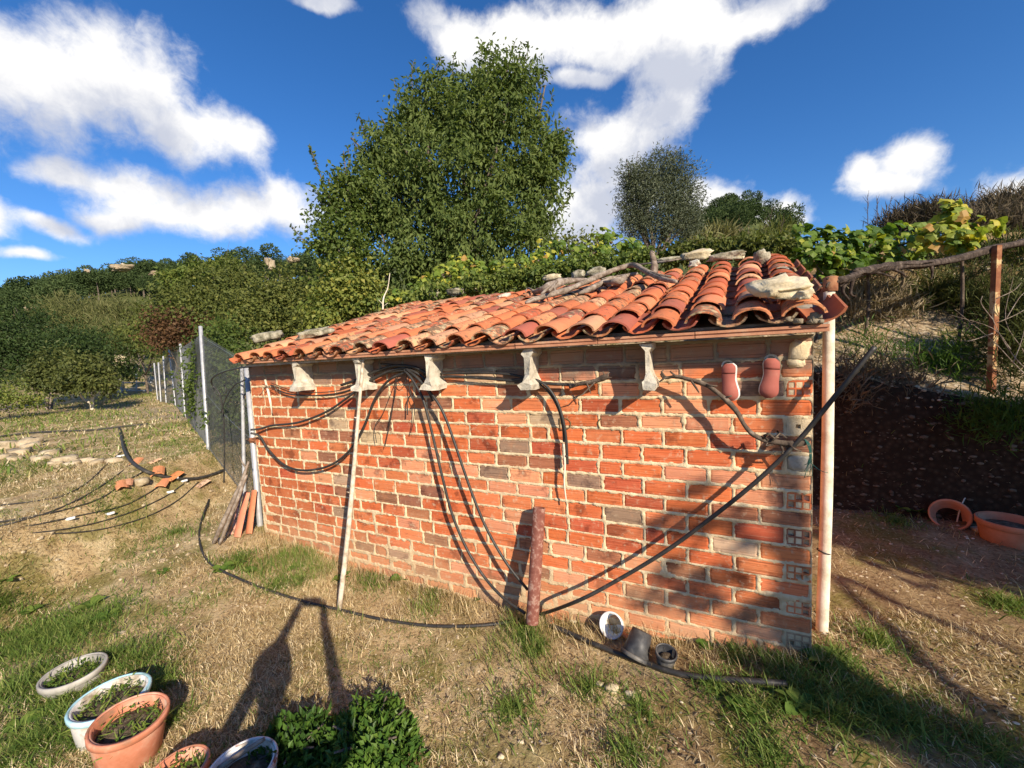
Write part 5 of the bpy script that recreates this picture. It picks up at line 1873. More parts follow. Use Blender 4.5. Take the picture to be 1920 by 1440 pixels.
def plant_pines(n, px0, px1, r0, r1, label, group, hmin, hmax, power=1.0, keep=None):
    k = tries = 0
    while k < n and tries < n * 30:
        tries += 1
        px = RND.uniform(px0, px1)
        d = ray(px, 600)
        az = math.atan2(d[0], d[1])
        r = r0 + (r1 - r0) * RND.random() ** power
        x, y = CAM[0] + r * math.sin(az), CAM[1] + r * math.cos(az)
        z = float(gz(x, y))
        q = proj((x, y, z + 3))
        if keep and not keep(q):
            continue
        o = bpy.data.objects.new('pine_tree', PM[RND.randrange(6)])
        link(o)
        o.location = (x, y, z)
        h = RND.uniform(hmin, hmax)
        o.scale = (h * RND.uniform(.85, 1.15), h * RND.uniform(.85, 1.15), h)
        o.rotation_euler[2] = RND.uniform(0, 6.28)
        tag(o, label(q, r) if callable(label) else label, 'pine', group)
        k += 1


def hill_label(q, r):
    zone = 'left of the wide pale cliff' if q[0] < 180 else 'around the wide pale cliff' if q[0] < 300 else 'between the wide cliff and the pinkish rock' if q[0] < 470 else 'around the pinkish rock near the fruit tree'
    row = 'skyline pine on the left hill, ' if r > 150 else 'pine halfway up the left hill, ' if r > 118 else 'pine low on the left hill, '
    return row + zone


plant_pines(250, -60, 640, 84, 182, hill_label, 'pines on the left hillside', 4.0, 6.0, .7)
plant_pines(34, 1290, 1490, 55, 100, 'rounded pine on the small hill between the olive and the vines', 'pines on the small right hill', 3.2, 5.0, .6)
plant_pines(20, 1030, 1200, 90, 150, 'dark distant pine on the low ridge left of the olive', 'pines on the low middle ridge', 4, 6, .6)
M_CLIFF = pm('weathered_cliff', [(.3, (.17, .13, .085)), (.5, (.34, .27, .18)), (.7, (.46, .385, .27))], .6, .95, .9, 3, .1, .1)
# pale rock outcrops
for k, (px, py, w, h, lab) in enumerate([(222, 502, 34, 9, 'wide pale cliff among pines on the left hillside'), (505, 496, 12, 16, 'tall pinkish rock among pines left of the fruit tree shoots'), (548, 488, 14, 8, 'small pale rock under the skyline pines'),
                                         (290, 513, 18, 5, 'low grey rock right of the wide cliff'), (162, 508, 6, 5, 'tiny pale rock left of the wide cliff'), (55, 580, 16, 6, 'pale rock low on the far left slope'), (1343, 428, 14, 12, 'pale rock pile near the top of the small right hill')]):
    P = gnd_hit(px, py + 4)
    D = depth(P) - 3
    c = atD(px, py, D)
    mb = MB()
    for j in range(3):
        mb.rock(c + AX_R * RND.uniform(-.6, .6) * w * D / FOC + np.array([0, 0, RND.uniform(-.3, .3) * h * D / FOC]), np.array([w * .36, w * .3, h * .48]) * D / FOC, k * 5 + j, 3, .5)
    tag(mb.build('rock_outcrop', M_CLIFF, None, c), lab, 'rock', 'pale rocks on the hills')
# ------------------------------------------------------------------ mesh fence on the left
M_MESH = pm('dull_wire', [(.3, (.14, .15, .145)), (.6, (.24, .25, .24))], 9, .55, .1, 40, .002, .4, .4)
FP = []
for (top, bot, lab) in (((376, 612), (391, 842), 'nearest fence post, the tallest in the picture'), ((338, 645), (348, 782), 'second fence post from the shed'), ((317, 656), (330, 762), 'third fence post, with a slanting brace beside it'),
                        ((306, 668), (312, 755), 'fourth fence post from the shed'), ((297, 680), (302, 753), 'fifth fence post from the shed'), ((289, 681), (296, 750), 'last fence post before the gate')):
    g = gnd_hit(*bot)
    t_ = atD(top[0], top[1], depth(g))
    FP.append((g, t_, lab))
fence = thing('mesh_fence', 'long wire mesh fence on thin steel posts running back from the shed', 'fence', FP[0][0])
for i, (g, t_, lab) in enumerate(FP):
    mb = MB()
    mb.lathe([(.026, -.2), (.026, np.linalg.norm(t_ - g)), (.0, np.linalg.norm(t_ - g) + .01)], g, nrm(t_ - g), 10)
    mb.build('post', M_GALV, fence)
mb = MB()
g, t_ = FP[2][0], FP[2][1]
mb.tube([g + (t_ - g) * .75, gnd_hit(333, 764)], .02, 8)
mb.build('brace', M_GALV, fence)
A0 = np.array([-4.74, .10, float(gz(-4.74, .1))])
stations = [(A0, A0 + np.array([0, 0, 1.78]))] + [(g, t_ - np.array([0, 0, .12])) for g, t_, _ in FP]
# two bays are wired tightly to the posts; the first one ends at the shed
for i in range(len(stations) - 1):
    (a0, a1), (b0_, b1_) = stations[i], stations[i + 1]
    if i == 0:
        a1 = a1.copy(); a1[2] = a0[2] + 1.75
    W_ = np.linalg.norm((b0_ - a0)[:2])
    step = .055 if i < 2 else .085
    nu, H = W_ / step, 1.8 / step
    segs = []

    def pt(u, v):
        lo_, hi_ = a0 + (b0_ - a0) * u, a1 + (b1_ - a1) * u
        bulge = np.array([.0, -.04, 0]) * math.sin(PI * u) * math.sin(PI * v)
        return lo_ + (hi_ - lo_) * v + bulge
    mb = MB(); mb.smooth = False
    k = -H
    while k < nu:
        for sgn in (1, -1):
            u0, v0, u1, v1 = k, 0.0, k + H, H
            if u0 < 0: v0 += -u0; u0 = 0
            if u1 > nu: v1 -= u1 - nu; u1 = nu
            if u1 - u0 > .3:
                q = [(u0, v0), ((u0 + u1) / 2, (v0 + v1) / 2), (u1, v1)]
                P_ = [pt(u / nu, (v / H) if sgn > 0 else 1 - v / H) for u, v in q]
                mb.tube(P_, (.0016 if i == 0 else .0024), 3, cap=False)
        k += 1
    for v in (.02, .5, .98):
        mb.tube([pt(u, v) for u in np.linspace(0, 1, 7)], .003, 4)
    o = mb.build('wire_mesh', M_MESH, fence)
    o['kind'] = 'stuff'
# hoses that hang on the fence
def gline(pts, dz=.012):
    return [GND(a, b_, dz) for a, b_ in pts]


FD = 4.6
hose([atD(420, 905, 4.75), atD(421, 850, 4.7), atD(419, 780, 4.65), atD(412, 740, 4.6), atD(398, 722, 4.6), atD(399, 708, 4.5), atD(420, 697, 4.4), atD(450, 690, 4.2), atD(468, 688, 4.05)], .008,
     'black hose climbing the fence beside the shed and bending over to the steel pole', 'hoses on the fence')
hose([atD(414, 775, 4.55), atD(424, 745, 4.5), atD(440, 722, 4.4), atD(452, 716, 4.3), atD(460, 712, 4.2)], .007, 'short black hose arching from the fence to the thin steel pole', 'hoses on the fence')
hose([atD(399, 722, 4.7), atD(404, 738, 4.7), atD(416, 742, 4.7), atD(424, 733, 4.7), atD(420, 720, 4.7)], .006, 'small coil of black hose hanging on the fence mesh', 'hoses on the fence')

# irrigation pipes on the ground at the left
M_OLDHOSE = pm('dusty_black_hose', [(.35, (.030, .028, .025)), (.6, (.055, .05, .043)), (.78, (.15, .125, .09))], 18, .6, .25, 60, .002, .3)
hose(gline([(418, 886), (400, 893), (370, 901), (335, 902), (300, 896), (270, 886), (246, 868), (233, 845), (228, 822), (224, 806)], .03), .022, 'thick black pipe curving from the fence foot up to the terrace pipe', 'irrigation pipes on the left ground', M_OLDHOSE, 'irrigation_pipe', 'pipe')
hose(gline([(-40, 828), (20, 818), (70, 813), (120, 811), (170, 809), (215, 804), (250, 800), (278, 797)], .03), .018, 'black pipe lying level across the top of the stony terrace edge', 'irrigation pipes on the left ground', M_OLDHOSE, 'irrigation_pipe', 'pipe')
for pts, lab in (([(228, 848), (200, 872), (165, 905), (120, 930), (60, 942), (-30, 952)], 'farthest thin drip hose running left from the curved pipe'),
                 ([(246, 872), (215, 895), (170, 925), (110, 955), (50, 975), (-30, 995)], 'second thin drip hose running left over the green hollow'),
                 ([(268, 886), (235, 905), (190, 935), (130, 955), (60, 970), (-30, 985)], 'third thin drip hose crossing the second one'),
                 ([(312, 902), (280, 925), (230, 950), (150, 968), (70, 985), (-30, 1003)], 'fourth thin drip hose running left from the pipe bend'),
                 ([(345, 908), (310, 932), (255, 958), (180, 982), (90, 998), (-30, 1008)], 'fifth thin drip hose, ending beyond the left picture edge'),
                 ([(372, 905), (335, 938), (280, 968), (200, 992), (110, 1002), (-30, 1004)], 'nearest thin drip hose on the dry grass at the left')):
    hose(gline(pts, .008), .0075, lab, 'thin drip hoses on the left ground', M_OLDHOSE, 'drip_hose', 'hose', sides=5)
for px, py, lab in ((344, 905, 'white pipe joint nearest the fence foot'), (318, 926, 'white joint on the fourth drip hose'), (130, 977, 'white hose plug far left on the dry grass'), (205, 967, 'white hose plug right of the far left one'), (226, 858, 'pale joint under the top of the curved pipe'), (327, 900, 'pale joint on the bend of the curved pipe')):
    P = GND(px, py, .02)
    mb = MB()
    mb.tube([P - AX_R * .035 - np.array([0, .01, 0]), P, P + AX_R * .035 + np.array([0, .02, .01])], [.014, .016, .013], 8)
    tag(mb.build('hose_joint', M_WHITE, None, P), lab, 'pipe joint', 'white pipe joints')

M_DUSTST = pm('dusty_fieldstone', [(.3, (.25, .19, .115)), (.5, (.42, .335, .215)), (.7, (.56, .47, .33))], 9, .95, .9, 45, .01, .1)
# rubble of the terrace edge
k = 0
for (px, py, w, lab) in ((12, 838, 20, 'pale stone at the left picture edge of the terrace rubble'), (42, 850, 18, 'low stone second from the left edge of the rubble'), (58, 838, 14, 'small stone above the second rubble stone'), (78, 862, 16, 'flat stone left of the big rubble block'),
                        (52, 832, 22, 'broad pale stone high in the rubble'), (95, 852, 18, 'rounded stone in the middle of the rubble'), (118, 866, 20, 'biggest pale block of the terrace rubble'), (102, 872, 12, 'small stone at the foot of the rubble'),
                        (135, 872, 13, 'small pale stone right of the biggest block'), (155, 868, 16, 'long white stone at the right end of the rubble'), (170, 866, 10, 'last pebble-like stone of the rubble'), (30, 862, 12, 'half-buried stone low at the left of the rubble'), (10, 858, 14, 'dusty stone low at the left edge'),
                        (182, 868, 11, 'small pale stone under the first drip hose'), (215, 866, 14, 'pale stone beneath the curved pipe'), (262, 905, 13, 'pale stone left of the broken tiles')):
    P = GND(px, py, .01)
    s = w * depth(P) / FOC
    mb = MB()
    mb.rock(P, (s, s * .8, s * .5), k, 2, .35, RND.uniform(0, 3)); k += 1
    tag(mb.build('stone', M_DUSTST, None, P), lab, 'stone', 'stones of the terrace edge')


def shard(px, py, w, yaw, lab, col, tilt=.2, long_=1.7):
    P = GND(px, py, .02)
    s = w * depth(P) / FOC
    mb = MB(); mb.smooth = False
    n = 6
    vs_, fs_ = [], []
    for sh in (0, 1):
        for j in range(3):
            for i in range(n):
                a = math.radians(25 + 130 * i / (n - 1))
                r = s * (.5 - .06 * sh)
                vs_.append((r * math.cos(a), (j - 1) * s * long_ / 2 + RND.uniform(-.1, .1) * s * (j != 1), r * math.sin(a) * .7 - .2 * s))
    m_ = n * 3
    for j in range(2):
        for i in range(n - 1):
            a = j * n + i
            fs_ += [(a, a + 1, a + n + 1, a + n), (m_ + a, m_ + a + n, m_ + a + n + 1, m_ + a + 1)]
    for i in range(n - 1):
        fs_ += [(i, m_ + i, m_ + i + 1, i + 1), (2 * n + i, 2 * n + i + 1, m_ + 2 * n + i + 1, m_ + 2 * n + i)]
    for j in range(2):
        a = j * n
        fs_ += [(a, a + n, m_ + a + n, m_ + a), (a + n - 1, m_ + a + n - 1, m_ + a + 2 * n - 1, a + 2 * n - 1)]
    R = Matrix.Rotation(yaw, 3, 'Z') @ Matrix.Rotation(tilt, 3, 'X')
    mb.add([np.array(R @ Vector(v)) + P for v in vs_], fs_)
    o = mb.build('broken_tile', M_TILE, None, P)
    o.color = col
    tag(o, lab, 'broken tile', 'broken roof tiles on the left ground')


for a in ((255, 868, 17, .9, 'broken orange tile just right of the curved pipe, farthest from the fence', (.60, .24, .11, 1)), (290, 867, 12, .2, 'small pale tile flake right of the first broken tile', (.58, .33, .20, 1)),
          (296, 886, 22, 1.1, 'flat orange tile piece touching the inside of the pipe bend', (.62, .24, .10, 1)), (325, 896, 20, .5, 'brightest orange tile piece on the pipe bend', (.66, .22, .08, 1)), (305, 908, 20, .9, 'tile piece just below the pipe bend', (.62, .25, .12, 1)),
          (228, 912, 20, 1.3, 'left one of two long tile pieces below the curved pipe', (.60, .24, .11, 1)), (240, 908, 16, 1.1, 'right one of two long tile pieces below the curved pipe', (.58, .27, .15, 1)), (378, 910, 16, .4, 'pale tile flake near the foot of the fence', (.60, .36, .24, 1)),
          (1030, 1162, 17, .5, 'orange tile piece lying beside the foot of the rusty pipe', (.62, .22, .09, 1)), (1178, 1200, 13, 1.2, 'small orange shard stuck upright beside the white pot', (.64, .24, .10, 1)), (1185, 1172, 12, .3, 'clay shard between white and black pots', (.55, .22, .10, 1))):
    shard(*a)

for k, (px, py, w, lab) in enumerate(((1148, 1292, 12, 'orange-brown clod in the grass below the discarded pots'), (1182, 1303, 10, 'round pale clod right of the orange-brown one'), (1125, 1285, 7, 'small pale stone left of the orange-brown clod'), (1075, 1165, 8, 'small pale stone between pipe foot and white pot'), (1505, 1218, 6, 'pale stone at the foot of the wall corner'), (940, 1420, 6, 'small pale stone near the bottom edge'))):
    P = GND(px, py, .004)
    s_ = w * depth(P) / FOC
    mb = MB()
    mb.rock(P, (s_, s_ * .8, s_ * .6), k + 60, 2, .4)
    tag(mb.build('stone', M_STONE, None, P), lab, 'stone', 'loose stones before the wall')
# roof tiles and sticks leaning on the left wall end
for i, (px0, py0, px1, py1, col, lab) in enumerate((((448, 1005, 466, 922, (.60, .22, .13, 1), 'front one of the old roof tiles leaning at the left wall end')), (436, 1000, 452, 928, (.58, .27, .19, 1), 'second leaning roof tile, pinker than the front one'), (470, 1000, 478, 930, (.55, .2, .1, 1), 'leaning roof tile squeezed between steel pole and wall'))):
    a = onZ(px0, py0, -.02)
    D = depth(a)
    t_ = atD(px1, py1, D + .10)
    mb = MB()
    me = TM[i].copy() if i else TM[0].copy()
    o = bpy.data.objects.new('leaning_tile', me)
    link(o)
    y_ = Vector(nrm(t_ - a)); x_ = Vector(nrm(np.cross(np.array(y_), np.array([.35, .9, .1])))); z_ = x_.cross(y_)
    R = Matrix((x_, y_, z_)).transposed()
    if z_.dot(Vector(CAM - a)) < 0:
        R = R @ Matrix.Rotation(PI, 3, 'Y')
    o.rotation_euler = R.to_euler()
    o.location = tuple(a)
    o.scale = (1.05, 1.1, .9)
    o.color = col
    tag(o, lab, 'roof tile', 'roof tiles leaning at the left wall end')
for i, (p, lab) in enumerate((([(402, 1020), (425, 965), (452, 905), (466, 865)], 'thick grey forked stick leaning at the left wall end'), ([(412, 1022), (432, 968), (448, 930), (462, 890)], 'second leaning stick, just right of the forked one'), ([(425, 1010), (436, 975), (446, 940), (452, 910)], 'thin leaning stick next to the leaning tiles'))):
    a = GND(*p[0])
    D = depth(a)
    P_ = [a] + [atD(x, y, D - .02 + .05 * j) for j, (x, y) in enumerate(p[1:])]
    mb = MB()
    mb.tube(catmull(P_, 5), [.022 - .004 * i, .02 - .004 * i, .012], 7, wob=.4)
    if i == 0:
        mb.tube(catmull([atD(462, 878, D + .1), atD(455, 868, D + .08), atD(449, 855, D + .06)], 4), [.01, .005], 5)
    tag(mb.build('leaning_stick', M_WOOD, None, a), lab, 'stick', 'sticks leaning at the left wall end')

# gate, low walls and posts at the far end of the garden
gb = gnd_hit(690, 0) if False else None
D = 19.5
gate = thing('garden_gate', 'small pale metal frame gate at the far end of the garden', 'gate', atD(255, 752, D))
for (q0, q1, nm) in (((256, 700), (256, 752), 'gate_post'), ((228, 715), (228, 752), 'gate_post'), ((228, 718), (284, 714), 'rail'), ((228, 732), (284, 730), 'rail')):
    mb = MB(); mb.tube([atD(q0[0], q0[1], D), atD(q1[0], q1[1] + 3, D)], .035, 6); mb.build(nm, M_GALV, gate)
for i, (px, py, w, h, lab) in enumerate(((215, 722, 12, 14, 'stack of pale stones left of the far gate'), (240, 733, 16, 5, 'low pale rubble under the gate frame'), (222, 676, 10, 11, 'pale stone block above the far gate'), (284, 722, 5, 14, 'pale stone pillar right of the far gate'))):
    c = atD(px, py, 20)
    mb = MB()
    mb.rock(c, np.array([w, w, h]) * 20 / FOC, i + 40, 3, .4)
    tag(mb.build('stone_heap', M_STONE, None, c), lab, 'stone heap', 'stone heaps at the far gate')
stalks('tangle of dry vine stems above the far gate', [((250 + 9 * k, 700 + (k % 3) * 3), (240 + 14 * k + (k % 2) * 10, 655 + (k * 7) % 18)) for k in range(6)], 20, .03, 'dry_tangle', M_WOOD)

# ------------------------------------------------------------------ pots
M_SOIL = pm('potting_soil', [(.3, (.05, .035, .022)), (.55, (.13, .10, .065)), (.72, (.26, .21, .14))], 30, .95, 1.0, 70, .012, .1)
M_STAIN = pm('stained_white_plastic', [(.36, (.22, .17, .11)), (.46, (.46, .41, .33)), (.56, (.68, .66, .62))], 8, .5, .2, 40, .002, .4)
M_BLUE = pm('pale_blue_plastic', [(.36, (.22, .34, .34)), (.45, (.36, .60, .66)), (.58, (.42, .68, .74)), (.68, (.64, .75, .76))], 6, .45, .1, 40, .002, .4)
M_GREYP = pm('weathered_grey_plastic', [(.3, (.20, .19, .165)), (.5, (.36, .34, .30)), (.7, (.50, .48, .42))], 7, .75, .4, 60, .003, .2)
M_TERRAP = pm('sunbleached_orange_pot', [(.34, (.26, .14, .08)), (.42, (.46, .17, .09)), (.52, (.56, .22, .13)), (.62, (.62, .36, .24)), (.7, (.42, .36, .24))], 6, .6, .25, 60, .002, .35)


def pot(px, py, zrim, rpx, h, label, body, rim, soil=True, taper=.72, tilt=(0, 0), weeds=0, name='flower_pot', cat='pot', rim_h=.035, group='pots in the lower left corner'):
    c = onZ(px, py, zrim)
    R = rpx * depth(c) / FOC
    axis = nrm(np.array([tilt[0], tilt[1], 1.0]))
    base = c - axis * h
    root = thing(name, label, cat, base, group)
    mb_ = MB()
    mb_.lathe([(R * taper * .9, 0), (R * taper, .004), (R * .94, h - rim_h), (R * .93, h - .004), (R * .87, h - .004), (R * .84, h - rim_h - .02), (R * .78, h - .09), (R * taper * .88, .02), (0.0, .02)], base, axis, 36, .006)
    mb_.build('body', body, root)
    mb_ = MB()
    mb_.lathe([(R * .935, h - rim_h), (R, h - rim_h + .003), (R * 1.01, h - .006), (R * .985, h), (R * .93, h), (R * .91, h - .012), (R * .90, h - rim_h)], base, axis, 36, .008)
    mb_.build('rim', rim, root)
    if soil:
        mb_ = MB()
        hs_ = h - .055
        vs_ = [base + axis * hs_]
        mb_.lathe([(R * .84, hs_ - .006), (R * .6, hs_ + .008), (R * .3, hs_ + .014), (.001, hs_ + .012)], base, axis, 24, .12)
        mb_.build('soil', M_SOIL, root)
    if weeds:
        n = weeds
        a_ = RS.rand(n) * 6.28; rr_ = np.sqrt(RS.rand(n)) * R * .85
        P_ = base + axis * (h - .05) + np.stack([rr_ * np.cos(a_), rr_ * np.sin(a_), .05 * RS.rand(n) ** 2], -1)
        A_ = RS.normal(size=(n, 3)) * .8 + np.array([0, 0, .5])
        V, F, Rr = leaf_geo(P_, A_, RS.normal(size=(n, 3)) * .4 + np.array([0, 0, 1]), .012 + .025 * RS.rand(n), .010, RS.rand(n) * .8)
        V2, F2, R2 = leaf_geo(P_[:n // 2] - axis * .02, RS.normal(size=(n // 2, 3)) + np.array([0, 0, .1]), RS.normal(size=(n // 2, 3)), .05 + .06 * RS.rand(n // 2), .003, .8 + .2 * RS.rand(n // 2))
        V, F, Rr = join_geo([(V, F, Rr), (V2, F2, R2)])
        o = put('seedlings', np_mesh('seedlings', V - org(root), F, Rr), L_WEED, root)
        o['kind'] = 'stuff'
    return root


GZ0 = -.10
pot(243, 1345, .10, 58, .25, 'tall orange pot with seedlings in front of the blue-rimmed bucket', M_TERRAP, M_TERRAP, taper=.74, tilt=(.10, .04), weeds=150)
pot(207, 1305, .06, 58, .24, 'white stained bucket with a pale blue rim, full of weeds', M_STAIN, M_BLUE, taper=.82, weeds=170, name='bucket', cat='bucket', rim_h=.03)
pot(138, 1256, -.02, 46, .14, 'weathered grey pot sunk in the grass behind the blue-rimmed bucket', M_GREYP, M_GREYP, taper=.8, weeds=260)
pot(334, 1440, .03, 48, .16, 'small orange pot cut by the bottom picture edge', M_TERRAP, M_TERRAP, weeds=160)
pot(452, 1436, .03, 60, .20, 'peeling white and red drum full of earth at the bottom edge', M_STAIN, pm('peeling_paint', [(.42, (.28, .10, .06)), (.5, (.66, .63, .58)), (.7, (.72, .70, .66))], 12, .7, .5), taper=.95, name='drum', cat='drum', rim_h=.03)
P = onZ(455, 1415, .02)
mb = MB(); mb.tube(catmull([P + np.array([-.06, -.08, -.02]), P + np.array([0, 0, .01]), P + np.array([.05, .07, .03])], 4), [.012, .011, .009], 7)
tag(mb.build('broken_stick', M_WOOD, None, P), 'short stick lying on the earth in the peeling drum', 'stick')


def lying_pot(px, py, axis, R, h, label, m_, rim_m=None, taper=.72, dz=0.0, group='discarded pots at the wall foot', name='flower_pot', cat='pot'):
    """mouth centre at the picture point; axis points from the bottom to the mouth"""
    g_ = gnd_hit(px, py)
    ax_ = nrm(np.array(axis, float))
    c = np.array([g_[0], g_[1], float(gz(g_[0], g_[1])) + dz])
    base = c - ax_ * h
    root = thing(name, label, cat, c, group)
    mb_ = MB()
    mb_.lathe([(0, 0), (R * taper, 0), (R * .97, h - .004), (R * .93, h - .002), (R * (taper - .06), .006), (0, .008)], base, ax_, 28, .01)
    mb_.build('body', m_, root)
    mb_ = MB()
    mb_.lathe([(R * .97, h - .022), (R * 1.06, h - .020), (R * 1.06, h), (R * .95, h + .001), (R * .93, h - .004)], base, ax_, 28, .006)
    mb_.build('rim', rim_m or m_, root)
    return root


lying_pot(1146, 1196, (-.14, -.80, .42), .074, .12, 'white plastic pot tipped over with its mouth towards the camera', M_WHITE, dz=.085)
lying_pot(1190, 1244, (-.22, -.50, -.75), .080, .15, 'dusty black plastic pot lying upside down between white pot and torn pot', M_BLACKP, dz=.035)
rt = lying_pot(1250, 1250, (.10, -.12, 1), .056, .13, 'torn black plastic pot standing at the right of the three discarded pots', M_BLACKP, taper=.8, dz=.09)
mb = MB()
mb.rock(org(rt) + np.array([0, 0, -.06]), .036, 3, 2, .3)
mb.build('soil', M_SOIL, rt)
# pots on the right
pot(1893, 975, .19, 44, .26, 'large brown-orange pot at the right edge in front of the dark bank', M_TERRA, M_TERRA, taper=.75, group='pots before the dark bank', weeds=0, rim_h=.05)
lying_pot(1780, 985, (-.3, -.55, .35), .13, .2, 'orange pot lying on its side before the dark bank', M_TERRA, dz=.10, group='pots before the dark bank')
P = gnd_hit(1830, 995)
mb = MB(); mb.smooth = False
mb.box(P + np.array([-.02, -.03, .02]), P + np.array([.32, .05, .055]), rot=Matrix.Rotation(-.2, 3, 'Y') @ Matrix.Rotation(.1, 3, 'Z'))
mb.box(P + np.array([.10, -.06, .055]), P + np.array([.36, .02, .075]), rot=Matrix.Rotation(-.25, 3, 'Y') @ Matrix.Rotation(-.15, 3, 'Z'))
tag(mb.build('old_board', M_PALE, None, P), 'short pale boards lying between the two orange pots before the bank', 'board')
P = gnd_hit(1805, 975)
mb = MB(); mb.tube(catmull([atD(1790, 1000, depth(P)), atD(1800, 955, depth(P)), atD(1815, 925, depth(P) + .05), atD(1842, 895, depth(P) + .1)], 5), [.006, .005, .003], 5)
tag(mb.build('dry_twig', M_PALE, None, P), 'thin bare twig rising beside the fallen orange pot', 'twig')

# ------------------------------------------------------------------ bushes, weeds and grass
def box_bush(px, py, rx, ry, h, n, label):
    c = onZ(px, py, -.10)
    D = depth(c)
    r = np.array([rx * D / FOC, ry * D / FOC, h])
    root = thing('box_bush', label, 'bush', c, 'clipped bushes in the foreground')
    d = sphere_pts(n)
    d[:, 2] = np.abs(d[:, 2]) ** .9
    sub = RS.randint(0, 5, n)
    offs = np.array([[0, 0, 0], [.34, .12, -.04], [-.36, .10, -.03], [.12, -.38, -.02], [-.10, .36, -.05]])[sub] * np.array([r[0], r[1], 1.0])
    scl = np.array([.86, .66, .64, .66, .62])[sub][:, None]
    lump = 1 + .30 * (vnoise(d[:, 0] * 2 + px, d[:, 1] * 2 + d[:, 2], 2.4) - .5) * 2
    P_ = c + offs + scl * d * r * (lump * (.80 + .24 * RS.rand(n) ** .6))[:, None]
    A_ = d * .7 + RS.normal(size=(n, 3)) * .6 + np.array([0, 0, .5])
    V, F, R = leaf_geo(P_, A_, d + RS.normal(size=(n, 3)) * .35 + np.array([0, 0, .4]), (.030 + .020 * RS.rand(n)), .020, .5 + .5 * (RS.rand(n) - .5), fold=.15)
    put('foliage', np_mesh('foliage', V - org(root), F, R), L_BOX, root)
    mb_ = MB()
    for k in range(7):
        a_ = 6.28 * k / 7
        mb_.tube(catmull([c - np.array([0, 0, .05]), c + np.array([.3 * r[0] * math.cos(a_), .3 * r[1] * math.sin(a_), h * .4]), c + np.array([.7 * r[0] * math.cos(a_), .7 * r[1] * math.sin(a_), h * .75])], 4), [.012, .004], 5)
    mb_.build('stem', M_BARK, root)


box_bush(695, 1405, 95, 95, .17, 3600, 'sunlit clipped leafy bush at the bottom centre')
box_bush(550, 1415, 85, 75, .13, 2700, 'shaded clipped bush left of the sunlit one')


def weed_leaf_mesh(seed, wide):
    rr = random.Random(seed)
    ts = [0, .15, .4, .65, .85, 1]
    w = [.06, .18 * wide, .30 * wide, .34 * wide, .22 * wide, 0]
    vs_, fs_ = [], []
    for t, ww in zip(ts, w):
        z = .32 * t - .38 * t * t
        vs_ += [(-ww, t, z + .25 * ww + rr.uniform(-.02, .02)), (0, t, z), (ww, t, z + .25 * ww + rr.uniform(-.02, .02))]
    for i in range(len(ts) - 1):
        a = i * 3
        fs_ += [(a, a + 1, a + 4, a + 3), (a + 1, a + 2, a + 5, a + 4)]
    me = bpy.data.meshes.new('leaf')
    me.from_pydata(vs_, [], fs_)
    me.polygons.foreach_set('use_smooth', [True] * len(fs_))
    at_ = me.attributes.new('rnd', 'FLOAT', 'FACE')
    at_.data.foreach_set('value', [rr.uniform(.2, .9)] * len(fs_))
    me.materials.append(L_WEED)
    return me


WM = [weed_leaf_mesh(i, .7 + .12 * (i % 3)) for i in range(6)]


def rosette(px, py, size, n, label, up=.5, sq=1.0):
    P = gnd_hit(px, py)
    root = thing('broadleaf_weed', label, 'weed', P, 'broad-leaved weeds')
    for k in range(n):
        o = bpy.data.objects.new('leaf', RND.choice(WM))
        link(o, root)
        a_ = 6.283 * k / n * 1.618 + RND.uniform(-.3, .3)
        e = RND.uniform(.05, up)
        o.rotation_euler = (Matrix.Rotation(a_, 3, 'Z') @ Matrix.Rotation(e, 3, 'X') @ Matrix.Rotation(RND.uniform(-.4, .4), 3, 'Y')).to_euler()
        s = size * RND.uniform(.55, 1.1)
        o.scale = (s * sq, s, s)
        o.location = (RND.uniform(-.1, .1) * size, RND.uniform(-.1, .1) * size, .01)


for a in ((440, 1062, .10, 30, 'broad-leaved weed on the pale hose, left of the shed'), (415, 1072, .085, 22, 'leafy weed just left of the one on the hose'), (470, 1072, .075, 16, 'round-leaved weed right of the one on the hose'), (560, 1065, .09, 10, 'small bright weed before the left part of the wall'),
          (640, 1088, .10, 12, 'weed at the foot of the whitish stick'), (760, 1085, .13, 16, 'bright bushy weed at the wall foot beyond the stick'), (778, 1078, .10, 12, 'second bright weed at the wall foot beyond the stick'), (905, 1122, .09, 10, 'weed where the falling hoses meet the ground'),
          (1325, 1215, .07, 7, 'small round-leaved weed right of the torn pot'), (1545, 1245, .10, 14, 'bright weed below the right wall corner'), (1560, 1262, .08, 12, 'second bright weed below the right wall corner'), (1500, 1330, .10, 14, 'weed in the shaded grass at the lower right'),
          (1400, 1340, .09, 12, 'weed left of the shaded grass at the lower right'), (30, 1372, .09, 5, 'yellow-green seedling at the lower left edge'), (372, 1428, .07, 6, 'bright seedling beside the small orange pot'), (715, 1418, .06, 5, 'single round leaf on top of the sunlit bush'),
          (60, 1150, .09, 12, 'weed in the lush grass at the left'), (170, 1140, .10, 14, 'broad weed at the top of the lush grass'), (200, 1160, .09, 12, 'weed at the right of the lush grass'), (90, 1345, .09, 12, 'leafy weed left of the blue-rimmed bucket'), (15, 1090, .08, 8, 'dark weed at the left picture edge'), (310, 1075, .07, 8, 'small weed alone on the dry grass'),
          (1720, 962, .10, 9, 'round-leaved weed at the foot of the dark bank'), (1665, 965, .07, 7, 'smaller weed at the foot of the dark bank'), (1690, 955, .08, 8, 'middle one of the weeds at the foot of the dark bank'), (530, 1045, .06, 7, 'tiny weed close to the wall, left of the stick')):
    rosette(*a, sq=1.5 if 'round' in a[4] else 1.0)


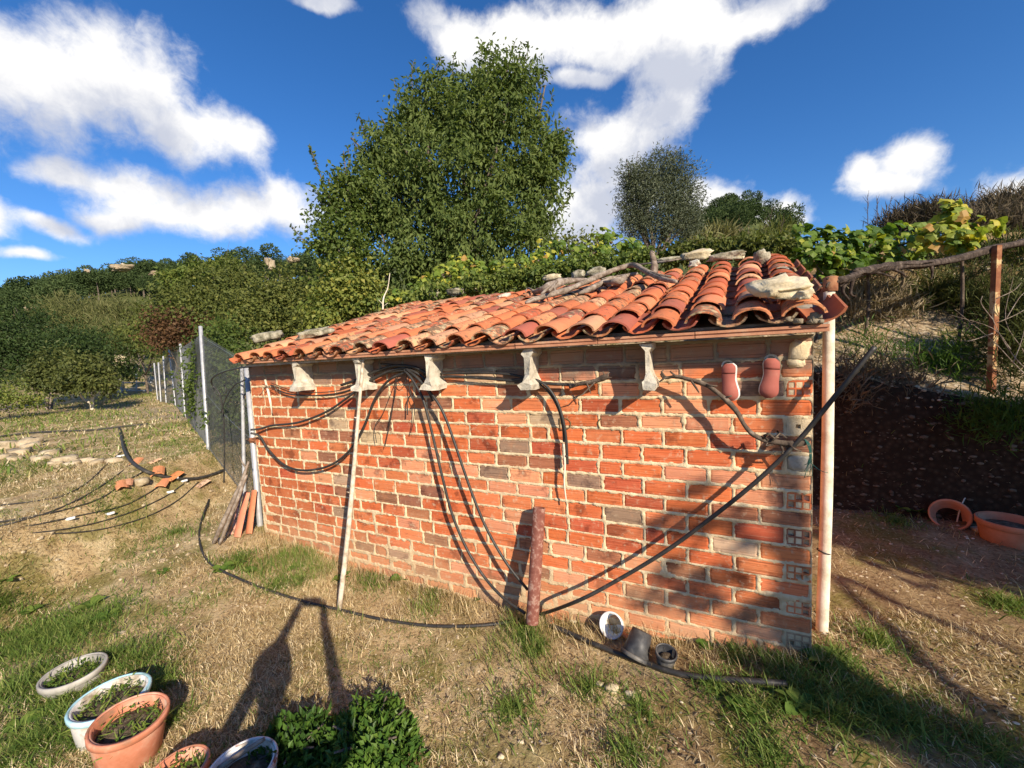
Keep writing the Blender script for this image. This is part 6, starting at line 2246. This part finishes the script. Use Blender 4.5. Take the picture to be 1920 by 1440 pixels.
def scatter(n, x0, x1, y0, y1, dens):
    out = np.zeros((0, 2))
    while len(out) < n:
        m_ = n * 3
        x, y = x0 + (x1 - x0) * RS.rand(m_), y0 + (y1 - y0) * RS.rand(m_)
        k_ = RS.rand(m_) < dens(x, y)
        # nothing grows inside the shed
        k_ &= ~((x > -WL) & (x < 0) & (y > .0) & (y < 2.3))
        out = np.concatenate([out, np.stack([x[k_], y[k_]], -1)])
    return out[:n]


def blades(xy, L, w, lean, mat_, name, label=None, rnd=(.2, .9), dz=-.004):
    n = len(xy)
    z = gz(xy[:, 0], xy[:, 1]) + dz
    P_ = np.stack([xy[:, 0], xy[:, 1], z], -1)
    a_ = RS.rand(n) * 6.283
    ln = L * (.45 + .9 * RS.rand(n))
    le = lean * (.4 + .9 * RS.rand(n))
    d = np.stack([np.cos(a_) * np.sin(le), np.sin(a_) * np.sin(le), np.cos(le)], -1)
    s = np.stack([-np.sin(a_ + RS.normal(size=n) * .5), np.cos(a_), np.zeros(n)], -1) * (w * (.6 + .8 * RS.rand(n)))[:, None] * .5
    m1 = P_ + d * (ln * .55)[:, None]
    d2 = d + np.stack([np.cos(a_) * .55, np.sin(a_) * .55, -.35 * np.ones(n)], -1) * np.clip(le, .2, 1)[:, None]
    tip = m1 + nrm(d2) * (ln * .45)[:, None]
    gt = gz(tip[:, 0], tip[:, 1])
    tip[:, 2] = np.maximum(tip[:, 2], gt + .002)
    V = np.stack([P_ - s, P_ + s, m1 + s * .75, m1 - s * .75, tip], 1).reshape(-1, 3)
    b = (np.arange(n) * 5)[:, None]
    F = np.concatenate([b + np.array([0, 1, 2]), b + np.array([0, 2, 3]), b + np.array([3, 2, 4])], 1).reshape(-1, 3)
    R = np.repeat(rnd[0] + (rnd[1] - rnd[0]) * RS.rand(n), 3)
    o = put(name, np_mesh(name, V, F, R), mat_, None, (0, 0, 0))
    o['kind'] = 'stuff'
    return o


L_STRAW = leaf_mat('straw', [(.1, (.16, .10, .045)), (.35, (.36, .26, .125)), (.7, (.60, .475, .27)), (1, (.76, .65, .44))], .2, .7, .2)
L_GRASS = leaf_mat('green_grass', [(.1, (.06, .11, .018)), (.5, (.13, .20, .038)), (.8, (.22, .26, .065)), (1, (.42, .36, .16))], .3, .5, .3)


def d_straw(x, y):
    v = vnoise(x, y, 1.3) * .6 + vnoise(x + 5, y, 4.0) * .5
    right = sstep(-.5, .6, x)
    return np.clip(sstep(.42, .70, v) * (1 - .60 * right) + .07, 0, 1)


blades(scatter(105000, -4.2, 1.6, -2.1, .6, d_straw), .055, .0038, 1.38, L_STRAW, 'dry_grass', rnd=(.1, 1.0))
blades(scatter(60000, -9.5, -3.6, -2.0, 2.4, d_straw), .06, .0045, 1.3, L_STRAW, 'dry_grass', rnd=(.1, 1.0))
blades(scatter(9000, -24, -8.5, -2, 7.5, d_straw), .12, .014, 1.2, L_STRAW, 'dry_grass', rnd=(.1, 1.0))
blades(scatter(12000, .3, 4.5, .3, 5.6, lambda x, y: .3 + .7 * vnoise(x, y, 2.5)), .07, .004, 1.2, L_STRAW, 'dry_grass', rnd=(.05, .9))
# upright dry stems at the foot of the wall
def near_wall(x, y):
    return np.exp(-np.abs(y + .06) / .11) * (.25 + vnoise(x, y, 3))


blades(scatter(3000, -4.6, .1, -.45, -.01, near_wall), .11, .0028, .5, L_STRAW, 'dry_stems_at_wall', rnd=(.1, .8))
blades(scatter(2600, -4.6, .1, -.6, -.01, lambda x, y: np.exp(-np.abs(y + .12) / .2) * sstep(.5, .75, vnoise(x, y, 2.6))), .11, .0035, .6, L_GRASS, 'grass_at_wall', rnd=(.2, .9))
# green grass in patches: picture point, radius in metres, amount
GP = [(95, 1300, .07, 260), (120, 1345, .06, 220), (150, 1390, .07, 260), (210, 1235, .10, 420), (290, 1300, .06, 200), (330, 1350, .07, 200), (80, 1260, .07, 260), (60, 1200, .42, 3600), (150, 1180, .36, 3000), (30, 1300, .36, 3200), (260, 1240, .24, 1500), (120, 1320, .2, 1200), (60, 1400, .3, 2400), (-60, 1240, .5, 2500), (300, 1280, .13, 600), (5, 1130, .4, 1500),
      (1020, 1125, .05, 260), (1005, 1215, .10, 420), (985, 1190, .07, 240), (520, 1100, .16, 600), (560, 1090, .12, 400), (700, 1090, .2, 800), (820, 1110, .16, 420), (1100, 1290, .2, 360), (1200, 1330, .2, 360), (1340, 1290, .16, 380), (1420, 1330, .22, 550), (1500, 1290, .2, 700),
      (1570, 1240, .12, 500), (1620, 1310, .24, 800), (1700, 1350, .22, 650), (1460, 1250, .12, 260), (1560, 1340, .22, 600), (1380, 1230, .10, 350), (1640, 1200, .14, 420), (1890, 1140, .2, 500), (960, 1330, .18, 420), (1180, 1420, .15, 400), (1440, 1420, .15, 420), (1850, 1400, .2, 500), (330, 1000, .4, 500), (200, 960, .5, 600), (240, 935, .5, 500), (450, 1050, .2, 500), (120, 760, 1.5, 900), (300, 745, 1.5, 600), (1680, 980, .25, 400)]
xs_, ys_, = [], []
for (px, py, r, n) in GP:
    P = gnd_hit(px, py)
    a_ = RS.rand(n) * 6.283
    rr_ = r * np.abs(RS.normal(size=n)) * .6
    xs_.append(P[0] + rr_ * np.cos(a_)); ys_.append(P[1] + rr_ * np.sin(a_))
xy = np.stack([np.concatenate(xs_), np.concatenate(ys_)], -1)
xy = xy[~((xy[:, 0] > -WL) & (xy[:, 0] < 0) & (xy[:, 1] > -.005) & (xy[:, 1] < 2.3))]
blades(xy, .085, .0052, 1.0, L_GRASS, 'green_grass')
blades(scatter(15000, -4.2, 1.7, -2.0, .4, lambda x, y: sstep(.5, .75, vnoise(x, y, 1.8)) * .9 + .10), .042, .0035, 1.15, L_GRASS, 'green_grass', rnd=(.2, 1.0))

blades(scatter(9000, -24, -8, -1.5, 7, lambda x, y: .2 + .8 * sstep(.45, .7, vnoise(x, y, .5))), .14, .02, 1.0, L_GRASS, 'green_grass', rnd=(.2, 1.0))
blades(scatter(14000, -10, -4, -1.5, 3, lambda x, y: sstep(.45, .7, vnoise(x, y, 1.1)) * .9 + .05), .06, .006, 1.1, L_GRASS, 'green_grass', rnd=(.2, 1.0))
# little stones and clods
def pebbles(n, x0, x1, y0, y1, smin, smax, mat_, name, dens):
    xy_ = scatter(n, x0, x1, y0, y1, dens)
    bm_ = bmesh.new(); bmesh.ops.create_icosphere(bm_, subdivisions=1, radius=1)
    bv = np.array([v.co[:] for v in bm_.verts]); bf = np.array([[v.index for v in f.verts] for f in bm_.faces]); bm_.free()
    s = smin + (smax - smin) * RS.rand(n) ** 3
    V = bv[None] * (1 + .35 * (RS.rand(n, len(bv), 1) - .5)) * (s[:, None, None] * np.array([1, .8, .6]) * (.7 + .6 * RS.rand(n, 1, 3)))
    z = gz(xy_[:, 0], xy_[:, 1])
    V = V + np.concatenate([xy_, z[:, None]], -1)[:, None]
    F = bf[None] + (np.arange(n) * len(bv))[:, None, None]
    o = put(name, np_mesh(name, V.reshape(-1, 3), F.reshape(-1, 3), np.repeat(RS.rand(n), len(bf))), mat_, None, (0, 0, 0))
    o['kind'] = 'stuff'


M_PEB = pm('small_stones', [(.3, (.26, .19, .12)), (.5, (.46, .37, .24)), (.7, (.64, .55, .40))], 3, .95, .5, 40, .004, .1)
M_BANKST = pm('earthy_stones', [(.3, (.06, .042, .028)), (.5, (.13, .095, .062)), (.7, (.24, .19, .13))], 3, .95, .5, 40, .004, .1)  # stones kept dark to match the shade put into the bank's colour
pebbles(2600, -4.2, 1.8, -2.0, .5, .003, .013, M_PEB, 'pebbles', lambda x, y: .25 + sstep(.4, .7, vnoise(x, y, 2)))
pebbles(1500, -10, -4, -1.5, 2.5, .006, .03, M_PEB, 'pebbles', lambda x, y: .25 + sstep(.5, .7, vnoise(x, y, 1.2)))
pebbles(2600, .2, 4.5, 2.25, 2.75, .006, .028, M_BANKST, 'bank_stones', lambda x, y: .4 + .6 * vnoise(x, y, 3))
pebbles(5200, .2, 4.5, 2.6, 5.0, .006, .028, M_PEB, 'gravel', lambda x, y: .3 + .7 * vnoise(x, y, 1.5))
pebbles(600, .2, 3, .3, 2.3, .004, .016, M_PEB, 'pebbles', lambda x, y: .5 + 0 * x)
# dead leaves and litter on the ground at the right
n = 2600
xy = scatter(n, -2.2, 1.9, -1.9, .4, lambda x, y: sstep(-2.2, -.6, x) * (.2 + sstep(.4, .7, vnoise(x, y, 2.2))))
P_ = np.stack([xy[:, 0], xy[:, 1], gz(xy[:, 0], xy[:, 1]) + .006], -1)
V, F, R = leaf_geo(P_, RS.normal(size=(n, 3)) * np.array([1, 1, .25]), RS.normal(size=(n, 3)) * .4 + np.array([0, 0, 1]), .018 + .022 * RS.rand(n), .012, RS.rand(n), fold=.3)
o = put('leaf_litter', np_mesh('leaf_litter', V, F, R), L_DRYL, None, (0, 0, 0)); o['kind'] = 'stuff'

# ------------------------------------------------------------------ beyond the picture: who and what throws the shadows
def shade_at(P, t):
    return np.array(P, float) + TO_SUN * t


def shade_tree(label, base, blobs, n, L, trunk_r, limbs, group, sig=.10):
    root = thing('shade_tree', label, 'tree', base, group)
    lo = [(c, np.ones(3) * r) for c, r in blobs]
    V, F, R = crown_leaves(lo, n, L, L * .5, clump=16, sig=sig, shell=.2, down=.4)
    put('crown', np_mesh('crown', V - org(root), F, R), L_LIGHT, root)
    mb_ = MB()
    for pth, r in limbs:
        mb_.tube(catmull(pth, 6), [r, r * .5], 8, wob=.2)
    mb_.build('trunk', M_BARK, root)


# spots that lie in shade in the photograph: (point, distance to the foliage, size)
bank = []
for x in np.arange(.75, 4.6, .42):
    for z in (.25, .75, 1.15):
        bank.append((shade_at((x, 2.4 + .1 * RND.random(), z * (1 if x < 2 else .75)), 6.3 + RND.uniform(-.5, .5)), .36))
    bank.append((shade_at((x - .1, 1.98, 0.0), 6.3), .32)); bank.append((shade_at((x - .1, 1.62 - .12 * x * .3, 0.0), 6.3), .22))
bx, by = 6.6, -1.1
shade_tree('leafy tree off to the right whose shade darkens the cut bank', (bx, by, float(gz(bx, by))), bank, 26000, .16, .14,
           [([(bx, by, -.1), (bx - .1, by, 1.6), (5.8, -.9, 3.0), (5.2, -.9, 3.6)], .13), ([(bx - .1, by, 1.6), (7.2, -1.0, 2.8), (8.2, -1.0, 3.5)], .10)], 'trees behind the camera')
wallb = []
for (px, py, r) in ((1290, 950, .10), (1335, 975, .10), (1310, 925, .07), (1375, 985, .06), (1250, 985, .05), (1215, 1118, .06), (1250, 1122, .08), (1300, 1130, .10), (1270, 1070, .05), (1340, 1090, .10), (1300, 1075, .08), (1390, 1140, .08), (1430, 1120, .06), (1480, 1160, .08), (1470, 1080, .05), (1420, 1000, .05)):
    wallb.append((shade_at(onY(px, py, 0), 6.6 + RND.uniform(-.3, .3)), r))
for (px, py, r) in ((1700, 1380, .16), (1780, 1400, .16), (1860, 1420, .16), (1620, 1330, .12), (1540, 1310, .12), (1480, 1260, .10), (1420, 1260, .08), (1760, 1350, .10), (1900, 1380, .12)):
    wallb.append((shade_at(gnd_hit(px, py), 6.6 + RND.uniform(-.3, .3)), r))
# its slim trunk makes the upright dark band at the right end of the wall
tr = [shade_at(onY(px, py, 0), 6.4) for px, py in ((1500, 1190), (1485, 1050), (1478, 900), (1462, 760), (1452, 690))]
g0 = tr[0] + (tr[0] - tr[-1]) / np.linalg.norm(tr[0] - tr[-1]) * (tr[0][2] + .1)
g0[2] = -.1
ln1 = [shade_at(gnd_hit(px, py), 6.4) for px, py in ((1575, 1090), (1700, 1140), (1800, 1180), (1915, 1225))]
shade_tree('slim tree behind the camera whose trunk shadow falls on the wall corner', (g0[0], g0[1], float(gz(g0[0], g0[1]))), wallb, 1500, .075, .06,
           [([g0] + tr, .062), ([tr[0] - np.array([0, 0, .6]), ln1[0], ln1[1], ln1[2], ln1[3]], .035), ([tr[1], (tr[1] + wallb[0][0]) / 2, wallb[0][0]], .02), ([tr[0] - np.array([0, 0, .4]), wallb[12][0], wallb[20][0]], .03)], 'trees behind the camera', .03)

# the photographer, holding the telephone that takes the picture
FW = nrm(np.array([AX_F[0], AX_F[1], 0])); RT_ = nrm(np.array([AX_R[0], AX_R[1], 0])); UPV = np.array([0, 0, 1.0])
ph = CAM - FW * .035 - UPV * .005
ft = ph - FW * .52 - RT_ * .02
ground_z = float(gz(ft[0], ft[1]))


def bp(r_, f_, z_):
    return np.array([ft[0], ft[1], 0]) + RT_ * r_ + FW * f_ + UPV * (ground_z + z_)


person = thing('person', 'person in jacket and trousers photographing the shed, present as the long shadow on the grass', 'person', (ft[0], ft[1], ground_z))
J = {}
edges, names = [], []


def jt_(k, p, r, parent=None):
    J[k] = (len(names), p, r); names.append(k)
    if parent:
        edges.append((J[parent][0], J[k][0]))


jt_('pelvis', bp(0, 0, .95), .155)
jt_('waist', bp(0, .01, 1.12), .140, 'pelvis'); jt_('chest0', bp(0, .0, 1.28), .150, 'waist'); jt_('chest', bp(0, .0, 1.415), .105, 'chest0'); jt_('neck0', bp(0, .01, 1.505), .062, 'chest'); jt_('neck1', bp(0, .03, 1.56), .056, 'neck0')
jt_('head0', bp(0, .06, 1.63), .085, 'neck1'); jt_('head1', bp(0, .06, 1.72), .098, 'head0'); jt_('head2', bp(0, .05, 1.79), .075, 'head1')
for s, nm in ((-1, 'l'), (1, 'r')):
    jt_('sa' + nm, bp(.115 * s, .0, 1.425), .078, 'chest'); jt_('sh' + nm, bp(.185 * s, .01, 1.42), .066, 'sa' + nm)
    jt_('el' + nm, bp(.30 * s, .20, 1.38), .050, 'sh' + nm)
    hand = ph + RT_ * (.095 * s) - FW * .03 - UPV * .02
    jt_('wr' + nm, hand - FW * .06 - UPV * .06 + RT_ * .02 * s, .030, 'el' + nm)
    jt_('pa' + nm, hand - UPV * .005 + RT_ * .006 * s, .033, 'wr' + nm)
    jt_('hip' + nm, bp(.095 * s, 0, .90), .105, 'pelvis')
    jt_('kn' + nm, bp(.12 * s, .02, .50), .066, 'hip' + nm)
    jt_('an' + nm, bp(.13 * s, -.02, .09), .045, 'kn' + nm)
    jt_('fo' + nm, bp(.145 * s, .10, .045), .042, 'an' + nm)
    jt_('to' + nm, bp(.15 * s, .17, .035), .032, 'fo' + nm)
    # fingers curl in front of the telephone's edge, the thumb stays behind it
    for q in range(4):
        a_ = hand + UPV * (.028 - .019 * q) + FW * .012
        b_ = a_ + FW * .024 + RT_ * (.002 * s)
        c_ = b_ - RT_ * ((.026 - .004 * abs(q - 1)) * s) * .6 + FW * .002
        jt_('f%d%s' % (q, nm), a_, .0095, 'pa' + nm); jt_('g%d%s' % (q, nm), b_, .0088, 'f%d%s' % (q, nm)); jt_('h%d%s' % (q, nm), c_, .0075, 'g%d%s' % (q, nm))
    t0_ = hand - UPV * .02 - FW * .012
    jt_('t0' + nm, t0_, .011, 'pa' + nm); jt_('t1' + nm, t0_ + UPV * .03 - RT_ * .022 * s - FW * .004, .009, 't0' + nm)
me = bpy.data.meshes.new('body')
me.from_pydata([tuple(J[k][1] - org(person)) for k in names], edges, [])
body = put('body', me, None, person)
sk = body.modifiers.new('skin', 'SKIN')
for i, k in enumerate(names):
    me.skin_vertices[0].data[i].radius = (J[k][2], J[k][2])
me.skin_vertices[0].data[0].use_root = True
body.modifiers.new('smooth', 'SUBSURF').levels = 2
body.modifiers['smooth'].render_levels = 2
sk.use_smooth_shade = True
m_, nt, b = base_mat('clothes_and_skin', .85, .2)
ge = nt.nodes.new('ShaderNodeTexCoord')
sx = nt.nodes.new('ShaderNodeSeparateXYZ'); nt.links.new(ge.outputs['Object'], sx.inputs[0])
nz = noise(nt, ge.outputs['Object'], 60, 4, .6)
c = mixc(nt, maprange(nt, sx.outputs['Z'], .925, .935), (.050, .055, .075), (.17, .15, .12))     # trousers, jacket
c = mixc(nt, maprange(nt, sx.outputs['Z'], .085, .08), c, (.05, .035, .025))                      # shoes
skin = maprange(nt, sx.outputs['Z'], 1.525, 1.535)
for nm in 'lr':
    dd = nt.nodes.new('ShaderNodeVectorMath'); dd.operation = 'DISTANCE'
    dd.inputs[1].default_value = tuple(J['pa' + nm][1] - org(person))
    nt.links.new(ge.outputs['Object'], dd.inputs[0])
    mx = nt.nodes.new('ShaderNodeMath'); mx.operation = 'MAXIMUM'
    nt.links.new(skin, mx.inputs[0]); nt.links.new(maprange(nt, dd.outputs['Value'], .105, .095), mx.inputs[1])
    skin = mx.outputs[0]
c = mixc(nt, skin, c, (.50, .31, .22))
nt.links.new(c, b.inputs['Base Color'])
bump(nt, b, nz.outputs[0], .3, .002)
me.materials.append(m_)
M_HAIR = pm('brown_hair', [(.3, (.03, .02, .012)), (.6, (.07, .045, .028))], 30, .7, .6, 150, .004)
mb = MB(); mb.rock(bp(0, .030, 1.765), (.104, .116, .115), 2, 3, .06, blk=1.0)
mb.build('hair', M_HAIR, person)
M_SKIN = pm('skin', [(.3, (.45, .27, .19)), (.6, (.52, .33, .24))], 12, .6, .2, 120, .001)
mb = MB()
mb.rock(bp(0, .110, 1.695), (.074, .062, .100), 5, 3, .04, math.atan2(RT_[1], RT_[0]), blk=.95); mb.rock(bp(0, .176, 1.69), (.013, .016, .022), 6, 2, .05, blk=1.0)
mb.build('face', M_SKIN, person)
for s in (-1, 1):
    mb = MB(); mb.rock(bp(.103 * s, .05, 1.70), (.014, .024, .034), 7, 2, .05, math.atan2(RT_[1], RT_[0]), blk=1.0); mb.build('ear', M_SKIN, person)
    mb = MB(); mb.rock(bp(.032 * s, .164, 1.715), (.012, .010, .008), 8, 2, .02, blk=1.0); mb.build('eye', M_DARK, person)
mb = MB(); mb.rock(bp(0, .166, 1.645), (.024, .010, .007), 9, 2, .02, math.atan2(RT_[1], RT_[0]), blk=1.0); mb.build('mouth', pm('lips', [(.3, (.34, .14, .11)), (.6, (.40, .18, .14))], 12, .6), person)
M_PHONE = pm('dark_glass', [(.3, (.01, .01, .012)), (.6, (.02, .02, .022))], 5, .2, 0)
mb = MB(); mb.smooth = False
c = ph - FW * .004
Rp = Matrix(((AX_R[0], AX_F[0], AX_U[0]), (AX_R[1], AX_F[1], AX_U[1]), (AX_R[2], AX_F[2], AX_U[2])))
mb.box(c + np.array([-.074, -.004, -.036]), c + np.array([.074, .004, .036]), rot=Rp)
tag(mb.build('telephone', M_PHONE, None, c), 'dark telephone held up in both hands by the photographer', 'telephone')
